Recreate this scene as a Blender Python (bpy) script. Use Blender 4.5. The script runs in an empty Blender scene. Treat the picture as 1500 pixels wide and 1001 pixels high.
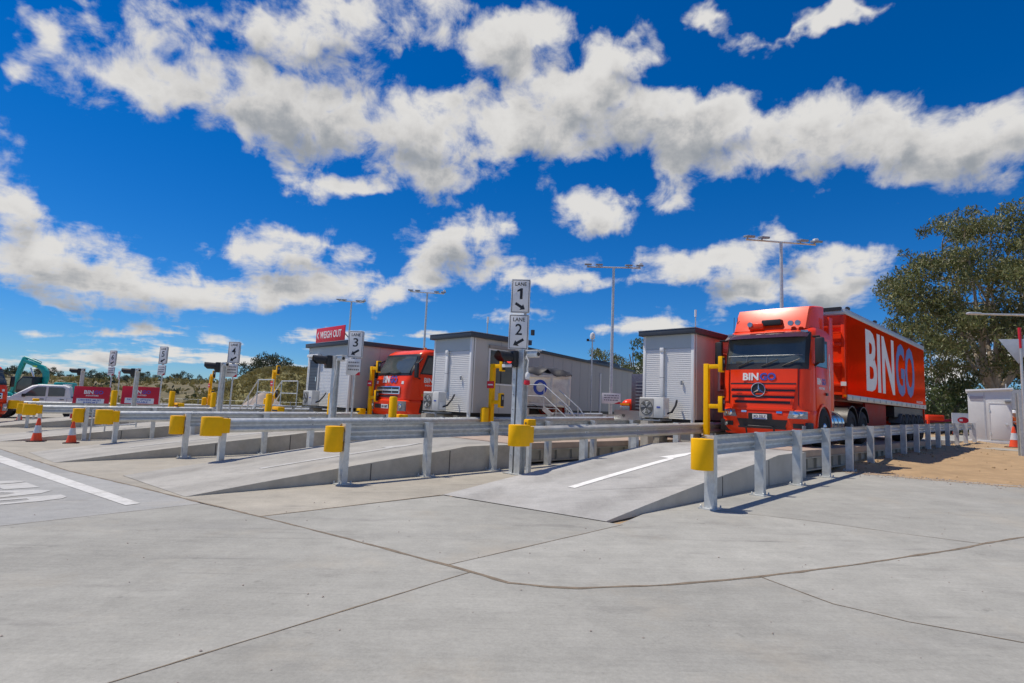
import bpy, bmesh, math, random
from mathutils import Vector, Matrix, noise
R = math.radians
scene = bpy.context.scene
COL = scene.collection
random.seed(7)

# ------------------------------------------------------------------ camera
F_PX, W_PX, H_PX = 820.0, 1500.0, 1001.0
PITCH, ROLL, CAM_H = math.atan(91/820.0), R(2.45), 1.52
fw = Vector((0, math.cos(PITCH), math.sin(PITCH)))
_u0 = Vector((0, -math.sin(PITCH), math.cos(PITCH))); _r0 = Vector((1, 0, 0))
cam_up = _u0*math.cos(ROLL) - _r0*math.sin(ROLL)
cam_rt = _r0*math.cos(ROLL) + _u0*math.sin(ROLL)
CAM = Vector((0, 0, CAM_H))
cd = bpy.data.cameras.new('camera'); cam = bpy.data.objects.new('camera', cd); COL.objects.link(cam)
m3 = Matrix((cam_rt, cam_up, -fw)).transposed()
cam.matrix_world = Matrix.Translation(CAM) @ m3.to_4x4()
cd.sensor_width = 36; cd.sensor_fit = 'HORIZONTAL'; cd.lens = 36*F_PX/W_PX
cd.clip_start = 0.05; cd.clip_end = 5000
scene.camera = cam

# ------------------------------------------------------------------ sun
SUN_AZ = math.atan2(-0.97, 0.20); SUN_EL = R(65)      # azimuth measured from +Y towards +X
sd = bpy.data.lights.new('sun', 'SUN'); so = bpy.data.objects.new('sun', sd); COL.objects.link(so)
sd.energy = 4.2; sd.angle = R(0.53); sd.color = (1.0, 0.91, 0.78)
sdir = Vector((math.sin(SUN_AZ)*math.cos(SUN_EL), math.cos(SUN_AZ)*math.cos(SUN_EL), math.sin(SUN_EL)))
so.rotation_euler = sdir.to_track_quat('Z', 'Y').to_euler()
scene.view_settings.view_transform = 'Standard'; scene.view_settings.look = 'None'
scene.view_settings.gamma = 1.0; scene.view_settings.exposure = 0.0

# ------------------------------------------------------------------ pixel helpers
def ray(x, y): return fw*F_PX + cam_rt*(x-750) - cam_up*(y-500.5)
def gz(x, y=0): return 0.6*math.tanh(x*0.04)
def G(x, y, dz=0.0):
    d = ray(x, y); lo = 0; t = 0.0005; hi = None
    for i in range(1400):
        q = CAM + d*t
        if q.z < gz(q.x)+dz: hi = t; break
        lo = t; t *= 1.01
    if hi is None: hi = t
    for i in range(36):
        m = (lo+hi)/2; q = CAM+d*m
        if q.z < gz(q.x)+dz: hi = m
        else: lo = m
    return CAM+d*hi
LA = R(46)
U = Vector((math.sin(LA), math.cos(LA), 0)); V = Vector((math.cos(LA), -math.sin(LA), 0))
def Wp(s, t, z=0.0): return U*s + V*t + Vector((0, 0, z))
def st(P): return P.dot(U), P.dot(V)
def gst(s, t): p = Wp(s, t); return gz(p.x)
def onT(x, y, t):
    d = ray(x, y); k = t/d.dot(V); P = CAM+d*k; return P.dot(U), P.z
def atY(x, y, Y):
    d = ray(x, y); return CAM + d*(Y/d.y)
def ang(x, y):
    d = ray(x, y).normalized(); return math.atan2(d.x, d.y), math.asin(d.z)

# ------------------------------------------------------------------ world: Nishita sky with cumulus
def build_world():
    w = bpy.data.worlds.new('World'); scene.world = w; w.use_nodes = True
    nt = w.node_tree; N = nt.nodes; L = nt.links; N.clear()
    clouds = [(430,36,235,52,0),(250,130,190,42,6),(420,150,230,58,8),(600,185,120,55,10),(545,265,150,20,0),(640,245,60,38,0),
      (80,22,75,22,-8),(22,105,30,32,30),(105,88,42,16,20),(8,285,34,34,0),(745,62,80,32,-38),(905,85,62,38,-20),(850,130,85,42,0),
      (775,195,80,42,-25),(930,165,120,48,8),(1040,185,120,45,0),(1190,190,130,50,0),(1290,175,60,35,0),(1395,215,130,52,-6),(1470,170,60,30,0),
      (1150,255,120,18,-8),(1010,235,60,20,0),(1105,60,45,14,-30),(1225,14,70,15,-14),(1035,12,36,18,0),(1120,28,40,10,-30),
      (880,312,54,28,0),(982,286,38,24,0),(668,356,62,34,0),(735,320,30,13,20),(570,352,14,9,0),
      (50,365,115,36,0),(170,415,215,30,4),(415,365,95,26,0),(400,425,210,26,2),(610,412,52,15,0),(240,440,90,12,0),
      (800,405,90,24,0),(700,410,34,12,0),(1040,388,95,28,0),(1140,342,48,18,0),(1190,398,70,22,0),(1225,430,85,20,0),(1250,362,42,16,0),(1100,430,50,12,0),
      (945,478,78,17,0),(70,463,58,8,0),(185,484,58,10,0),(20,484,28,7,0),(325,497,45,9,0),(440,498,95,9,0),(582,452,24,7,0),(765,468,55,15,0),(1063,464,28,8,0),(80,495,36,8,0),
      (340,210,34,8,0),(1475,290,26,6,0),(1030,335,40,9,0),(550,440,60,9,0),
      (-260,240,190,60,0),(-180,420,160,40,0),(1750,150,200,60,-10),(1700,380,150,40,0),(300,-190,260,70,0),(1000,-160,240,60,-10)]
    # coverage of the cumulus over azimuth and elevation, tabulated in curve nodes (three elevation rows per node)
    A0, A1, ROWS, NP = -1.1, 1.1, 33, 120
    cs = [(x, y, math.cos(R(rot)), math.sin(R(rot)), (1.24 if ry > 20 else 1.15)*rx, (1.22 if ry > 20 else 1.1)*ry) for (x, y, rx, ry, rot) in clouds]
    def cover(a, e):
        d = Vector((math.sin(a)*math.cos(e), math.cos(a)*math.cos(e), math.sin(e))); z = d.dot(fw)
        if z < .12: return -1.2
        X_ = 750+F_PX*d.dot(cam_rt)/z; Y_ = 500.5-F_PX*d.dot(cam_up)/z; p = 99.0
        for (cx, cy, c, s_, rx, ry) in cs:
            dx, dy = X_-cx, Y_-cy
            l = math.hypot((dx*c+dy*s_)/rx, (-dx*s_+dy*c)/ry)
            if l < p+.12:
                h = max(.12-abs(l-p), 0)/.12; p = min(l, p)-h*h*h*.12/6
        return max(-1.2, 1-p)
    g = bpy.data.node_groups.new('cloud_field', 'ShaderNodeTree')
    g.interface.new_socket('v', in_out='INPUT', socket_type='NodeSocketVector')
    g.interface.new_socket('d', in_out='OUTPUT', socket_type='NodeSocketFloat')
    gn, gl = g.nodes, g.links
    gi = gn.new('NodeGroupInput'); go = gn.new('NodeGroupOutput')
    gs = gn.new('ShaderNodeSeparateXYZ'); gl.new(gi.outputs[0], gs.inputs[0])
    def gm(op, a, b):
        n = gn.new('ShaderNodeMath'); n.operation = op
        for i, v in enumerate((a, b)):
            if isinstance(v, (int, float)): n.inputs[i].default_value = v
            else: gl.new(v, n.inputs[i])
        return n.outputs[0]
    uu = gm('DIVIDE', gm('SUBTRACT', gs.outputs[0], A0), A1-A0)
    EW = 0.56
    ww = gm('MULTIPLY', gm('POWER', gm('MAXIMUM', gm('DIVIDE', gm('ADD', gs.outputs[1], .02), .95), 0.0), EW), ROWS-1.0)
    prev = None
    for r0 in range(0, ROWS, 3):
        cv = gn.new('ShaderNodeRGBCurve'); gl.new(uu, cv.inputs['Color'])
        mpg = cv.mapping; mpg.extend = 'HORIZONTAL'
        for c in range(3):
            e = .95*((r0+c)/(ROWS-1.0))**(1/EW)-.02
            pts = mpg.curves[c].points
            for k in range(1, NP-1): pts.new(k/(NP-1), .5)
            for k in range(NP):
                pts[k].location = (k/(NP-1), (cover(A0+(A1-A0)*k/(NP-1), e)+1.2)/2.2); pts[k].handle_type = 'VECTOR'
        mpg.update()
        vm = None
        for op, val in (('SUBTRACT', (r0, r0+1, r0+2)), ('ABSOLUTE', None), ('SUBTRACT2', (1, 1, 1)), ('MAXIMUM', (0, 0, 0))):
            n = gn.new('ShaderNodeVectorMath'); n.operation = op.replace('2', '')
            src = ww if vm is None else vm
            if op == 'SUBTRACT2': n.inputs[0].default_value = val; gl.new(src, n.inputs[1])
            else:
                gl.new(src, n.inputs[0])
                if val: n.inputs[1].default_value = val
            vm = n.outputs[0]
        dt = gn.new('ShaderNodeVectorMath'); dt.operation = 'DOT_PRODUCT'; gl.new(vm, dt.inputs[0]); gl.new(cv.outputs[0], dt.inputs[1])
        prev = dt.outputs['Value'] if prev is None else gm('ADD', prev, dt.outputs['Value'])
    gl.new(gm('SUBTRACT', gm('MULTIPLY', prev, 2.2), 1.2), go.inputs[0])

    def math_(op, a, b=None, c=None, clamp=False):
        n = N.new('ShaderNodeMath'); n.operation = op; n.use_clamp = clamp
        for i, v in enumerate((a, b, c)):
            if v is None: continue
            if isinstance(v, (int, float)): n.inputs[i].default_value = v
            else: L.new(v, n.inputs[i])
        return n.outputs[0]
    tc = N.new('ShaderNodeTexCoord'); sep = N.new('ShaderNodeSeparateXYZ'); L.new(tc.outputs['Generated'], sep.inputs[0])
    X, Y, Z = sep.outputs
    az = math_('ARCTAN2', X, Y); el = math_('ARCSINE', Z)
    zz = math_('ADD', math_('MAXIMUM', Z, 0.0), 0.14)
    px = math_('DIVIDE', X, zz); py = math_('DIVIDE', Y, zz)
    cp = N.new('ShaderNodeCombineXYZ'); L.new(px, cp.inputs[0]); L.new(py, cp.inputs[1]); L.new(Z, cp.inputs[2])
    ae = N.new('ShaderNodeCombineXYZ'); L.new(az, ae.inputs[0]); L.new(el, ae.inputs[1])
    def nz(vec, scale, detail, rough, dist=0.0):
        n = N.new('ShaderNodeTexNoise'); n.inputs['Scale'].default_value = scale
        n.inputs['Detail'].default_value = detail; n.inputs['Roughness'].default_value = rough; n.inputs['Distortion'].default_value = dist
        L.new(vec, n.inputs['Vector']); return n
    # warp
    wn = nz(tc.outputs['Generated'], 9, 4, 0.55)
    wv = N.new('ShaderNodeVectorMath'); wv.operation = 'SUBTRACT'; L.new(wn.outputs['Color'], wv.inputs[0]); wv.inputs[1].default_value = (.5, .5, .5)
    ws = N.new('ShaderNodeVectorMath'); ws.operation = 'SCALE'; L.new(wv.outputs[0], ws.inputs[0])
    L.new(math_('MULTIPLY', math_('ADD', math_('MAXIMUM', Z, 0.0), 0.10), 0.24), ws.inputs['Scale'])
    wa = N.new('ShaderNodeVectorMath'); wa.operation = 'ADD'; L.new(ae.outputs[0], wa.inputs[0]); L.new(ws.outputs[0], wa.inputs[1])
    def field(off):
        ad = N.new('ShaderNodeVectorMath'); ad.operation = 'ADD'; L.new(wa.outputs[0], ad.inputs[0]); ad.inputs[1].default_value = (off[0], off[1], 0)
        gg = N.new('ShaderNodeGroup'); gg.node_tree = g; L.new(ad.outputs[0], gg.inputs[0]); return gg.outputs[0]
    f0 = field((0, 0)); f1 = field((-0.012, 0.045))
    fine = nz(cp.outputs[0], 2.6, 7, 0.62, 0.15).outputs['Fac']
    bil = nz(tc.outputs['Generated'], 17, 5, 0.6, 0.3).outputs['Fac']
    nsum = math_('ADD', math_('MULTIPLY', math_('SUBTRACT', fine, 0.5), 1.75), math_('MULTIPLY', math_('SUBTRACT', bil, 0.5), 2.0))
    # sky outside the picture: the same broken cumulus goes on everywhere round
    gen = nz(cp.outputs[0], 0.9, 2, 0.5).outputs['Fac']
    genf = math_('MULTIPLY', math_('SUBTRACT', gen, 0.56), 5.0)
    outw = N.new('ShaderNodeMapRange'); outw.interpolation_type = 'SMOOTHSTEP'
    L.new(math_('ABSOLUTE', az), outw.inputs['Value']); outw.inputs['From Min'].default_value = 0.85; outw.inputs['From Max'].default_value = 1.15
    outw2 = N.new('ShaderNodeMapRange'); outw2.interpolation_type = 'SMOOTHSTEP'
    L.new(el, outw2.inputs['Value']); outw2.inputs['From Min'].default_value = 0.78; outw2.inputs['From Max'].default_value = 1.0
    ow = math_('MAXIMUM', outw.outputs[0], outw2.outputs[0])
    def blend(f):
        m = N.new('ShaderNodeMix'); m.data_type = 'FLOAT'; L.new(ow, m.inputs[0]); L.new(f, m.inputs[2]); L.new(genf, m.inputs[3]); return m.outputs[0]
    # thin broken streaks low over the horizon
    sv = N.new('ShaderNodeVectorMath'); sv.operation = 'MULTIPLY'; L.new(ae.outputs[0], sv.inputs[0]); sv.inputs[1].default_value = (5, 34, 1)
    stn = nz(sv.outputs[0], 1.0, 5, 0.55).outputs['Fac']
    stb = N.new('ShaderNodeMapRange'); stb.interpolation_type = 'SMOOTHSTEP'; L.new(el, stb.inputs['Value']); stb.inputs['From Min'].default_value = 0.24; stb.inputs['From Max'].default_value = 0.07
    low = math_('SUBTRACT', math_('MULTIPLY', math_('MULTIPLY', math_('SUBTRACT', stn, 0.44), 6.0), stb.outputs[0]), math_('SUBTRACT', 1.0, stb.outputs[0]))
    d0 = math_('ADD', math_('MAXIMUM', blend(f0), math_('SUBTRACT', low, 0.5)), nsum)
    d1 = math_('ADD', blend(f1), math_('MULTIPLY', nsum, 0.38))
    mask = N.new('ShaderNodeMapRange'); mask.interpolation_type = 'SMOOTHSTEP'; L.new(d0, mask.inputs['Value'])
    mask.inputs['From Min'].default_value = -0.10; mask.inputs['From Max'].default_value = 0.60
    shade = N.new('ShaderNodeMapRange'); shade.interpolation_type = 'SMOOTHSTEP'
    det = nz(tc.outputs['Generated'], 30, 4, 0.6).outputs['Fac']
    L.new(math_('ADD', math_('ADD', math_('MULTIPLY', d1, 0.8), math_('MULTIPLY', d0, 0.2)), math_('MULTIPLY', math_('SUBTRACT', det, 0.5), 0.5)), shade.inputs['Value'])
    shade.inputs['From Min'].default_value = 0.05; shade.inputs['From Max'].default_value = 0.95
    cr = N.new('ShaderNodeValToRGB'); L.new(shade.outputs[0], cr.inputs[0])
    cr.color_ramp.elements[0].position = 0.0; cr.color_ramp.elements[0].color = (0.73, 0.72, 0.705, 1)
    cr.color_ramp.elements[1].position = 1.0; cr.color_ramp.elements[1].color = (0.30, 0.325, 0.36, 1)
    e = cr.color_ramp.elements.new(0.45); e.color = (0.60, 0.592, 0.585, 1)
    sky = N.new('ShaderNodeTexSky'); sky.sky_type = 'NISHITA'; sky.sun_disc = False
    sky.sun_elevation = SUN_EL; sky.sun_rotation = SUN_AZ % (2*math.pi)
    sky.altitude = 100; sky.air_density = 1.0; sky.dust_density = 0.0; sky.ozone_density = 4.0
    hs = N.new('ShaderNodeHueSaturation'); hs.inputs['Hue'].default_value = 0.5; hs.inputs['Saturation'].default_value = 1.15; hs.inputs['Value'].default_value = 0.1
    ti = N.new('ShaderNodeVectorMath'); ti.operation = 'MULTIPLY'; L.new(sky.outputs[0], ti.inputs[0]); ti.inputs[1].default_value = (.44, .67, 1.0)
    L.new(ti.outputs[0], hs.inputs['Color'])
    mixc = N.new('ShaderNodeMix'); mixc.data_type = 'RGBA'
    L.new(mask.outputs[0], mixc.inputs[0]); L.new(hs.outputs[0], mixc.inputs[6]); L.new(cr.outputs[0], mixc.inputs[7])
    sc = N.new('ShaderNodeVectorMath'); sc.operation = 'SCALE'; sc.inputs['Scale'].default_value = 10.0
    L.new(mixc.outputs[2], sc.inputs[0])
    bg = N.new('ShaderNodeBackground'); bg.inputs['Strength'].default_value = 0.1
    L.new(sc.outputs[0], bg.inputs['Color'])
    out = N.new('ShaderNodeOutputWorld'); L.new(bg.outputs[0], out.inputs['Surface'])
build_world()

# ------------------------------------------------------------------ materials
MATS = {}
def nodes_of(name):
    m = bpy.data.materials.new(name); m.use_nodes = True; nt = m.node_tree
    return m, nt, nt.nodes['Principled BSDF']
def mat(name, col, rough=0.5, metal=0.0, var=0.12, scale=6.0, bump=0.0, coat=0.0, bscale=None, dirt=None, dirt_amt=0.0, stretch=(1,1,1), emit=None, spec=None):
    if name in MATS: return MATS[name]
    m, nt, b = nodes_of(name); N, L = nt.nodes, nt.links
    tc = N.new('ShaderNodeTexCoord'); mp = N.new('ShaderNodeMapping'); mp.inputs['Scale'].default_value = stretch
    geo = N.new('ShaderNodeNewGeometry'); L.new(geo.outputs['Position'], mp.inputs['Vector'])
    n1 = N.new('ShaderNodeTexNoise'); n1.inputs['Scale'].default_value = scale; n1.inputs['Detail'].default_value = 8; n1.inputs['Roughness'].default_value = .6
    L.new(mp.outputs[0], n1.inputs['Vector'])
    mr = N.new('ShaderNodeMapRange'); L.new(n1.outputs['Fac'], mr.inputs['Value'])
    mr.inputs['From Min'].default_value = .25; mr.inputs['From Max'].default_value = .75
    mr.inputs['To Min'].default_value = 1-var; mr.inputs['To Max'].default_value = 1+var
    mu = N.new('ShaderNodeVectorMath'); mu.operation = 'SCALE'; mu.inputs[0].default_value = col[:3]; L.new(mr.outputs[0], mu.inputs['Scale'])
    outc = mu.outputs[0]
    if dirt:
        n2 = N.new('ShaderNodeTexNoise'); n2.inputs['Scale'].default_value = scale*.35; n2.inputs['Detail'].default_value = 9; n2.inputs['Roughness'].default_value = .7
        L.new(mp.outputs[0], n2.inputs['Vector'])
        r2 = N.new('ShaderNodeMapRange'); L.new(n2.outputs['Fac'], r2.inputs['Value']); r2.inputs['From Min'].default_value = .5; r2.inputs['From Max'].default_value = .72
        r2.inputs['To Max'].default_value = dirt_amt
        mx = N.new('ShaderNodeMix'); mx.data_type = 'RGBA'; L.new(r2.outputs[0], mx.inputs[0]); L.new(outc, mx.inputs[6]); mx.inputs[7].default_value = (*dirt, 1)
        outc = mx.outputs[2]
    L.new(outc, b.inputs['Base Color'])
    b.inputs['Metallic'].default_value = metal
    rr = N.new('ShaderNodeMapRange'); L.new(n1.outputs['Fac'], rr.inputs['Value']); rr.inputs['To Min'].default_value = max(0.02, rough*.75); rr.inputs['To Max'].default_value = min(1, rough*1.25)
    L.new(rr.outputs[0], b.inputs['Roughness'])
    b.inputs['Coat Weight'].default_value = coat; b.inputs['Coat Roughness'].default_value = .04
    if spec is not None: b.inputs['Specular IOR Level'].default_value = spec
    if bump > 0:
        nb = N.new('ShaderNodeTexNoise'); nb.inputs['Scale'].default_value = bscale or scale*6; nb.inputs['Detail'].default_value = 5
        L.new(mp.outputs[0], nb.inputs['Vector'])
        bp = N.new('ShaderNodeBump'); bp.inputs['Strength'].default_value = bump; bp.inputs['Distance'].default_value = .02
        L.new(nb.outputs['Fac'], bp.inputs['Height']); L.new(bp.outputs[0], b.inputs['Normal'])
    if emit:
        b.inputs['Emission Color'].default_value = (*emit[:3], 1); b.inputs['Emission Strength'].default_value = emit[3]
    MATS[name] = m; return m

def concrete(name, col, warm=0.0, blue=0.0, tint=1.0, tracks=None):
    m, nt, b = nodes_of(name); N, L = nt.nodes, nt.links
    geo = N.new('ShaderNodeNewGeometry')
    def noise_(scale, detail=8, rough=.6, stretch=None, rotz=0.0, off=(0,0,0)):
        mp = N.new('ShaderNodeMapping'); mp.inputs['Location'].default_value = off
        mp.inputs['Rotation'].default_value = (0, 0, rotz); mp.inputs['Scale'].default_value = stretch or (1, 1, 1)
        L.new(geo.outputs['Position'], mp.inputs['Vector'])
        n = N.new('ShaderNodeTexNoise'); n.inputs['Scale'].default_value = scale; n.inputs['Detail'].default_value = detail; n.inputs['Roughness'].default_value = rough
        L.new(mp.outputs[0], n.inputs['Vector']); return n.outputs['Fac']
    def rng(v, a, b_, c, d):
        r = N.new('ShaderNodeMapRange'); L.new(v, r.inputs['Value'])
        for k, x in zip(('From Min', 'From Max', 'To Min', 'To Max'), (a, b_, c, d)): r.inputs[k].default_value = x
        return r.outputs[0]
    def mul(a, b_):
        n = N.new('ShaderNodeMath'); n.operation = 'MULTIPLY'; L.new(a, n.inputs[0]); L.new(b_, n.inputs[1]); return n.outputs[0]
    off = (random.uniform(-50, 50), random.uniform(-50, 50), 0)
    cloud = rng(noise_(.35, 6, .55, off=off), .3, .7, .86, 1.10)
    mott = rng(noise_(2.6, 10, .74, off=off), .3, .7, .86, 1.12)
    brush = rng(noise_(5, 6, .6, (.25, 6, 1), LA+.15, off), .3, .7, .95, 1.05)     # trowel and tyre streaks
    brush2 = rng(noise_(1.1, 7, .65, (.3, 3.2, 1), -.12, off), .32, .68, .955, 1.03)
    grit = rng(noise_(38, 5, .8), .25, .75, .84, 1.16)
    spots = rng(noise_(5, 5, .6, off=off), .66, .76, 1.0, .72)
    v = mul(mul(mul(cloud, mott), mul(brush, brush2)), mul(grit, spots))
    sc = N.new('ShaderNodeVectorMath'); sc.operation = 'SCALE'; sc.inputs[0].default_value = [c*tint for c in col]; L.new(v, sc.inputs['Scale'])
    c = sc.outputs[0]
    def over(fac, colr, amt):
        nonlocal c
        mx = N.new('ShaderNodeMix'); mx.data_type = 'RGBA'
        f = N.new('ShaderNodeMath'); f.operation = 'MULTIPLY'; L.new(fac, f.inputs[0]); f.inputs[1].default_value = amt
        L.new(f.outputs[0], mx.inputs[0]); L.new(c, mx.inputs[6]); mx.inputs[7].default_value = (*colr, 1); c = mx.outputs[2]
    over(rng(noise_(.8, 9, .68, off=(off[1], off[0], 3)), .55, .75, 0, 1), (.40, .36, .29), .45+warm)
    over(rng(noise_(.5, 7, .65, (.4, 1.4, 1), .5, (off[1], 5, 9)), .58, .74, 0, 1), (.20, .20, .20), .28)
    over(rng(noise_(1.6, 8, .7, (.5, 1.6, 1), 1.1, (off[0], 9, 2)), .57, .70, 0, 1), (.17, .165, .155), .40)
    scuff = mul(rng(noise_(2.0, 5, .6, (.12, 3.5, 1), 1.2, (3, off[0], 1)), .60, .70, 0, 1), rng(noise_(.6, 4, .6, off=(off[1], 1, 7)), .48, .62, 0, 1))
    over(scuff, (.13, .13, .125), .55)                      # faint turning tyre scuffs
    if tracks is not None:
        tcn = N.new('ShaderNodeTexCoord'); sp = N.new('ShaderNodeSeparateXYZ'); L.new(tcn.outputs['Object'], sp.inputs[0])
        def mth(op, a, b_=0.0):
            n = N.new('ShaderNodeMath'); n.operation = op
            for i, v_ in enumerate((a, b_)):
                if isinstance(v_, (int, float)): n.inputs[i].default_value = v_
                else: L.new(v_, n.inputs[i])
            return n.outputs[0]
        dd = mth('ABSOLUTE', mth('SUBTRACT', mth('ABSOLUTE', mth('SUBTRACT', sp.outputs[0], tracks)), .92), 0)
        over(mul(rng(dd, .10, .34, 1, 0), rng(noise_(1.5, 7, .7, (1.2, .35, 1), LA, off), .35, .65, .1, 1)), (.15, .145, .135), .42)
    if blue: over(rng(noise_(.4, 6, .6, off=off), .4, .65, .2, 1), (.25, .30, .36), blue)
    L.new(c, b.inputs['Base Color'])
    b.inputs['Roughness'].default_value = .82; b.inputs['Specular IOR Level'].default_value = .3
    bp = N.new('ShaderNodeBump'); bp.inputs['Strength'].default_value = .25; bp.inputs['Distance'].default_value = .006
    L.new(noise_(60, 5, .7), bp.inputs['Height']); L.new(bp.outputs[0], b.inputs['Normal'])
    return m

def leafmat(name, c1, c2, c3):
    m, nt, b = nodes_of(name); N, L = nt.nodes, nt.links
    geo = N.new('ShaderNodeNewGeometry')
    cr = N.new('ShaderNodeValToRGB'); L.new(geo.outputs['Random Per Island'], cr.inputs[0])
    cr.color_ramp.elements[0].color = (*c1, 1); cr.color_ramp.elements[1].color = (*c3, 1)
    e = cr.color_ramp.elements.new(.5); e.color = (*c2, 1)
    n = N.new('ShaderNodeTexNoise'); n.inputs['Scale'].default_value = .5; n.inputs['Detail'].default_value = 3; L.new(geo.outputs['Position'], n.inputs['Vector'])
    mr = N.new('ShaderNodeMapRange'); L.new(n.outputs['Fac'], mr.inputs['Value']); mr.inputs['From Min'].default_value = .3; mr.inputs['From Max'].default_value = .7; mr.inputs['To Min'].default_value = .65; mr.inputs['To Max'].default_value = 1.35
    sc = N.new('ShaderNodeVectorMath'); sc.operation = 'SCALE'; L.new(cr.outputs[0], sc.inputs[0]); L.new(mr.outputs[0], sc.inputs['Scale'])
    L.new(sc.outputs[0], b.inputs['Base Color']); b.inputs['Roughness'].default_value = .55
    tr = N.new('ShaderNodeBsdfTranslucent'); L.new(sc.outputs[0], tr.inputs['Color'])
    mx = N.new('ShaderNodeMixShader'); mx.inputs[0].default_value = .25
    L.new(b.outputs[0], mx.inputs[1]); L.new(tr.outputs[0], mx.inputs[2]); L.new(mx.outputs[0], N['Material Output'].inputs['Surface'])
    return m

galv = mat('galvanised_steel', (.60, .625, .62), .42, .45, .20, 9, .05, dirt=(.46, .45, .42), dirt_amt=.5)
galv_tan = mat('dusty_galvanised_steel', (.50, .49, .45), .5, .35, .18, 5, .05, dirt=(.45, .38, .28), dirt_amt=.8)
galv_dark = mat('grey_steel', (.30, .33, .36), .5, .5, .15, 8)
yellow = mat('yellow_paint', (.96, .50, .0), .45, 0, .07, 5, .02, dirt=(.55, .32, .03), dirt_amt=.2, spec=.2)
red = mat('red_truck_paint', (.88, .052, .009), .30, 0, .05, 3, coat=.08, spec=.3)
redside = None
reddark = mat('dark_red_chassis', (.30, .02, .012), .5, 0, .15, 4, spec=.08)
redsign = mat('red_sign_print', (.62, .012, .03), .45, 0, .04, 3)
white = mat('white_paint', (.80, .80, .79), .4, 0, .05, 4)
whitem = mat('white_marking_paint', (.82, .82, .79), .75, 0, .08, 14, .1, dirt=(.45, .44, .41), dirt_amt=.6)
wornm = mat('worn_marking_paint', (.60, .60, .58), .8, 0, .16, 9, .1, dirt=(.36, .352, .32), dirt_amt=1.0)
faintm = mat('faint_marking_paint', (.48, .48, .465), .8, 0, .12, 9, .1, dirt=(.36, .352, .32), dirt_amt=1.0)
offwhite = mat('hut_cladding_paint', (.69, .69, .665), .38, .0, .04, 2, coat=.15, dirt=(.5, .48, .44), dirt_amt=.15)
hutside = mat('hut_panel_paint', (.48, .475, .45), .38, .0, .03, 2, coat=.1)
officem = mat('office_panel_paint', (.375, .38, .37), .5, .0, .05, 2)
trim = mat('white_trim', (.77, .78, .765), .4, 0, .04, 3)
roofm = mat('dark_roof_steel', (.05, .06, .075), .45, .2, .12, 4)
black = mat('black_plastic', (.018, .018, .02), .45, 0, .15, 8)
rubber = mat('tyre_rubber', (.022, .022, .023), .8, 0, .25, 10, .2)
glass = mat('tinted_glass', (.075, .09, .088), .05, 0, .3, 1.2, coat=.4)
chrome = mat('polished_metal', (.75, .76, .78), .16, 1.0, .05, 6)
lampm = mat('headlamp_glass', (.30, .33, .36), .08, .4, .35, 40, coat=.6)
bluep = mat('blue_print', (.045, .09, .42), .4, 0, .05, 5)
printk = mat('black_print', (.02, .02, .022), .5, 0, .05, 5)
orange = mat('orange_plastic', (.85, .08, .015), .45, 0, .08, 9, dirt=(.5, .08, .03), dirt_amt=.4)
reflect = mat('reflective_band', (.62, .64, .66), .4, .1, .08, 20)
teal = mat('teal_machine_paint', (.01, .36, .32), .4, 0, .08, 4, coat=.2)
cream = mat('dusty_cream_paint', (.80, .75, .62), .55, 0, .12, 3, dirt=(.40, .28, .16), dirt_amt=.7)
tarp = mat('black_tarpaulin', (.03, .03, .035), .6, 0, .3, 5, .3, 0, 4)
conc_wall = mat('formed_concrete', (.48, .46, .42), .85, 0, .14, 2.2, .25, bscale=30, dirt=(.34, .31, .26), dirt_amt=.5)
conc_old = mat('weathered_concrete', (.50, .46, .385), .88, 0, .2, 2.5, .3, bscale=25, dirt=(.30, .26, .20), dirt_amt=.6)
deckside = mat('weighbridge_steel', (.36, .35, .31), .6, .3, .2, 3, .05, dirt=(.28, .22, .15), dirt_amt=.6)
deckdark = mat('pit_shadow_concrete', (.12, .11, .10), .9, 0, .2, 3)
decktop = mat('weighbridge_deck_surface', (.40, .31, .25), .85, 0, .15, 3, .2)
signal_red = mat('red_signal_lens', (.5, .02, .02), .2, 0, .1, 20, emit=(1, .05, .04, .9))
amber = mat('amber_lens', (.7, .22, .01), .25, 0, .1, 10)
bark = mat('pale_gum_bark', (.40, .34, .27), .85, 0, .3, 2.5, .4, bscale=8, dirt=(.17, .13, .10), dirt_amt=.8)
bark2 = mat('grey_bark', (.20, .17, .14), .9, 0, .3, 3, .4, bscale=8)
leaf_gum = leafmat('gum_leaves', (.08, .105, .036), (.14, .165, .056), (.22, .195, .08))
leaf_green = leafmat('green_leaves', (.045, .075, .025), (.08, .12, .035), (.12, .15, .05))
leaf_far = leafmat('far_leaves', (.035, .05, .03), (.05, .07, .035), (.07, .085, .04))
grassm = leafmat('dry_grass_blades', (.25, .22, .07), (.35, .29, .10), (.44, .36, .15))
stone = mat('crushed_stone', (.36, .30, .26), .95, 0, .25, 3, .6, bscale=9)
skin = mat('skin', (.45, .26, .18), .6)
navy = mat('navy_cloth', (.02, .025, .06), .8)
hivis = mat('hi_vis_orange_cloth', (.9, .16, .01), .7)

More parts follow.
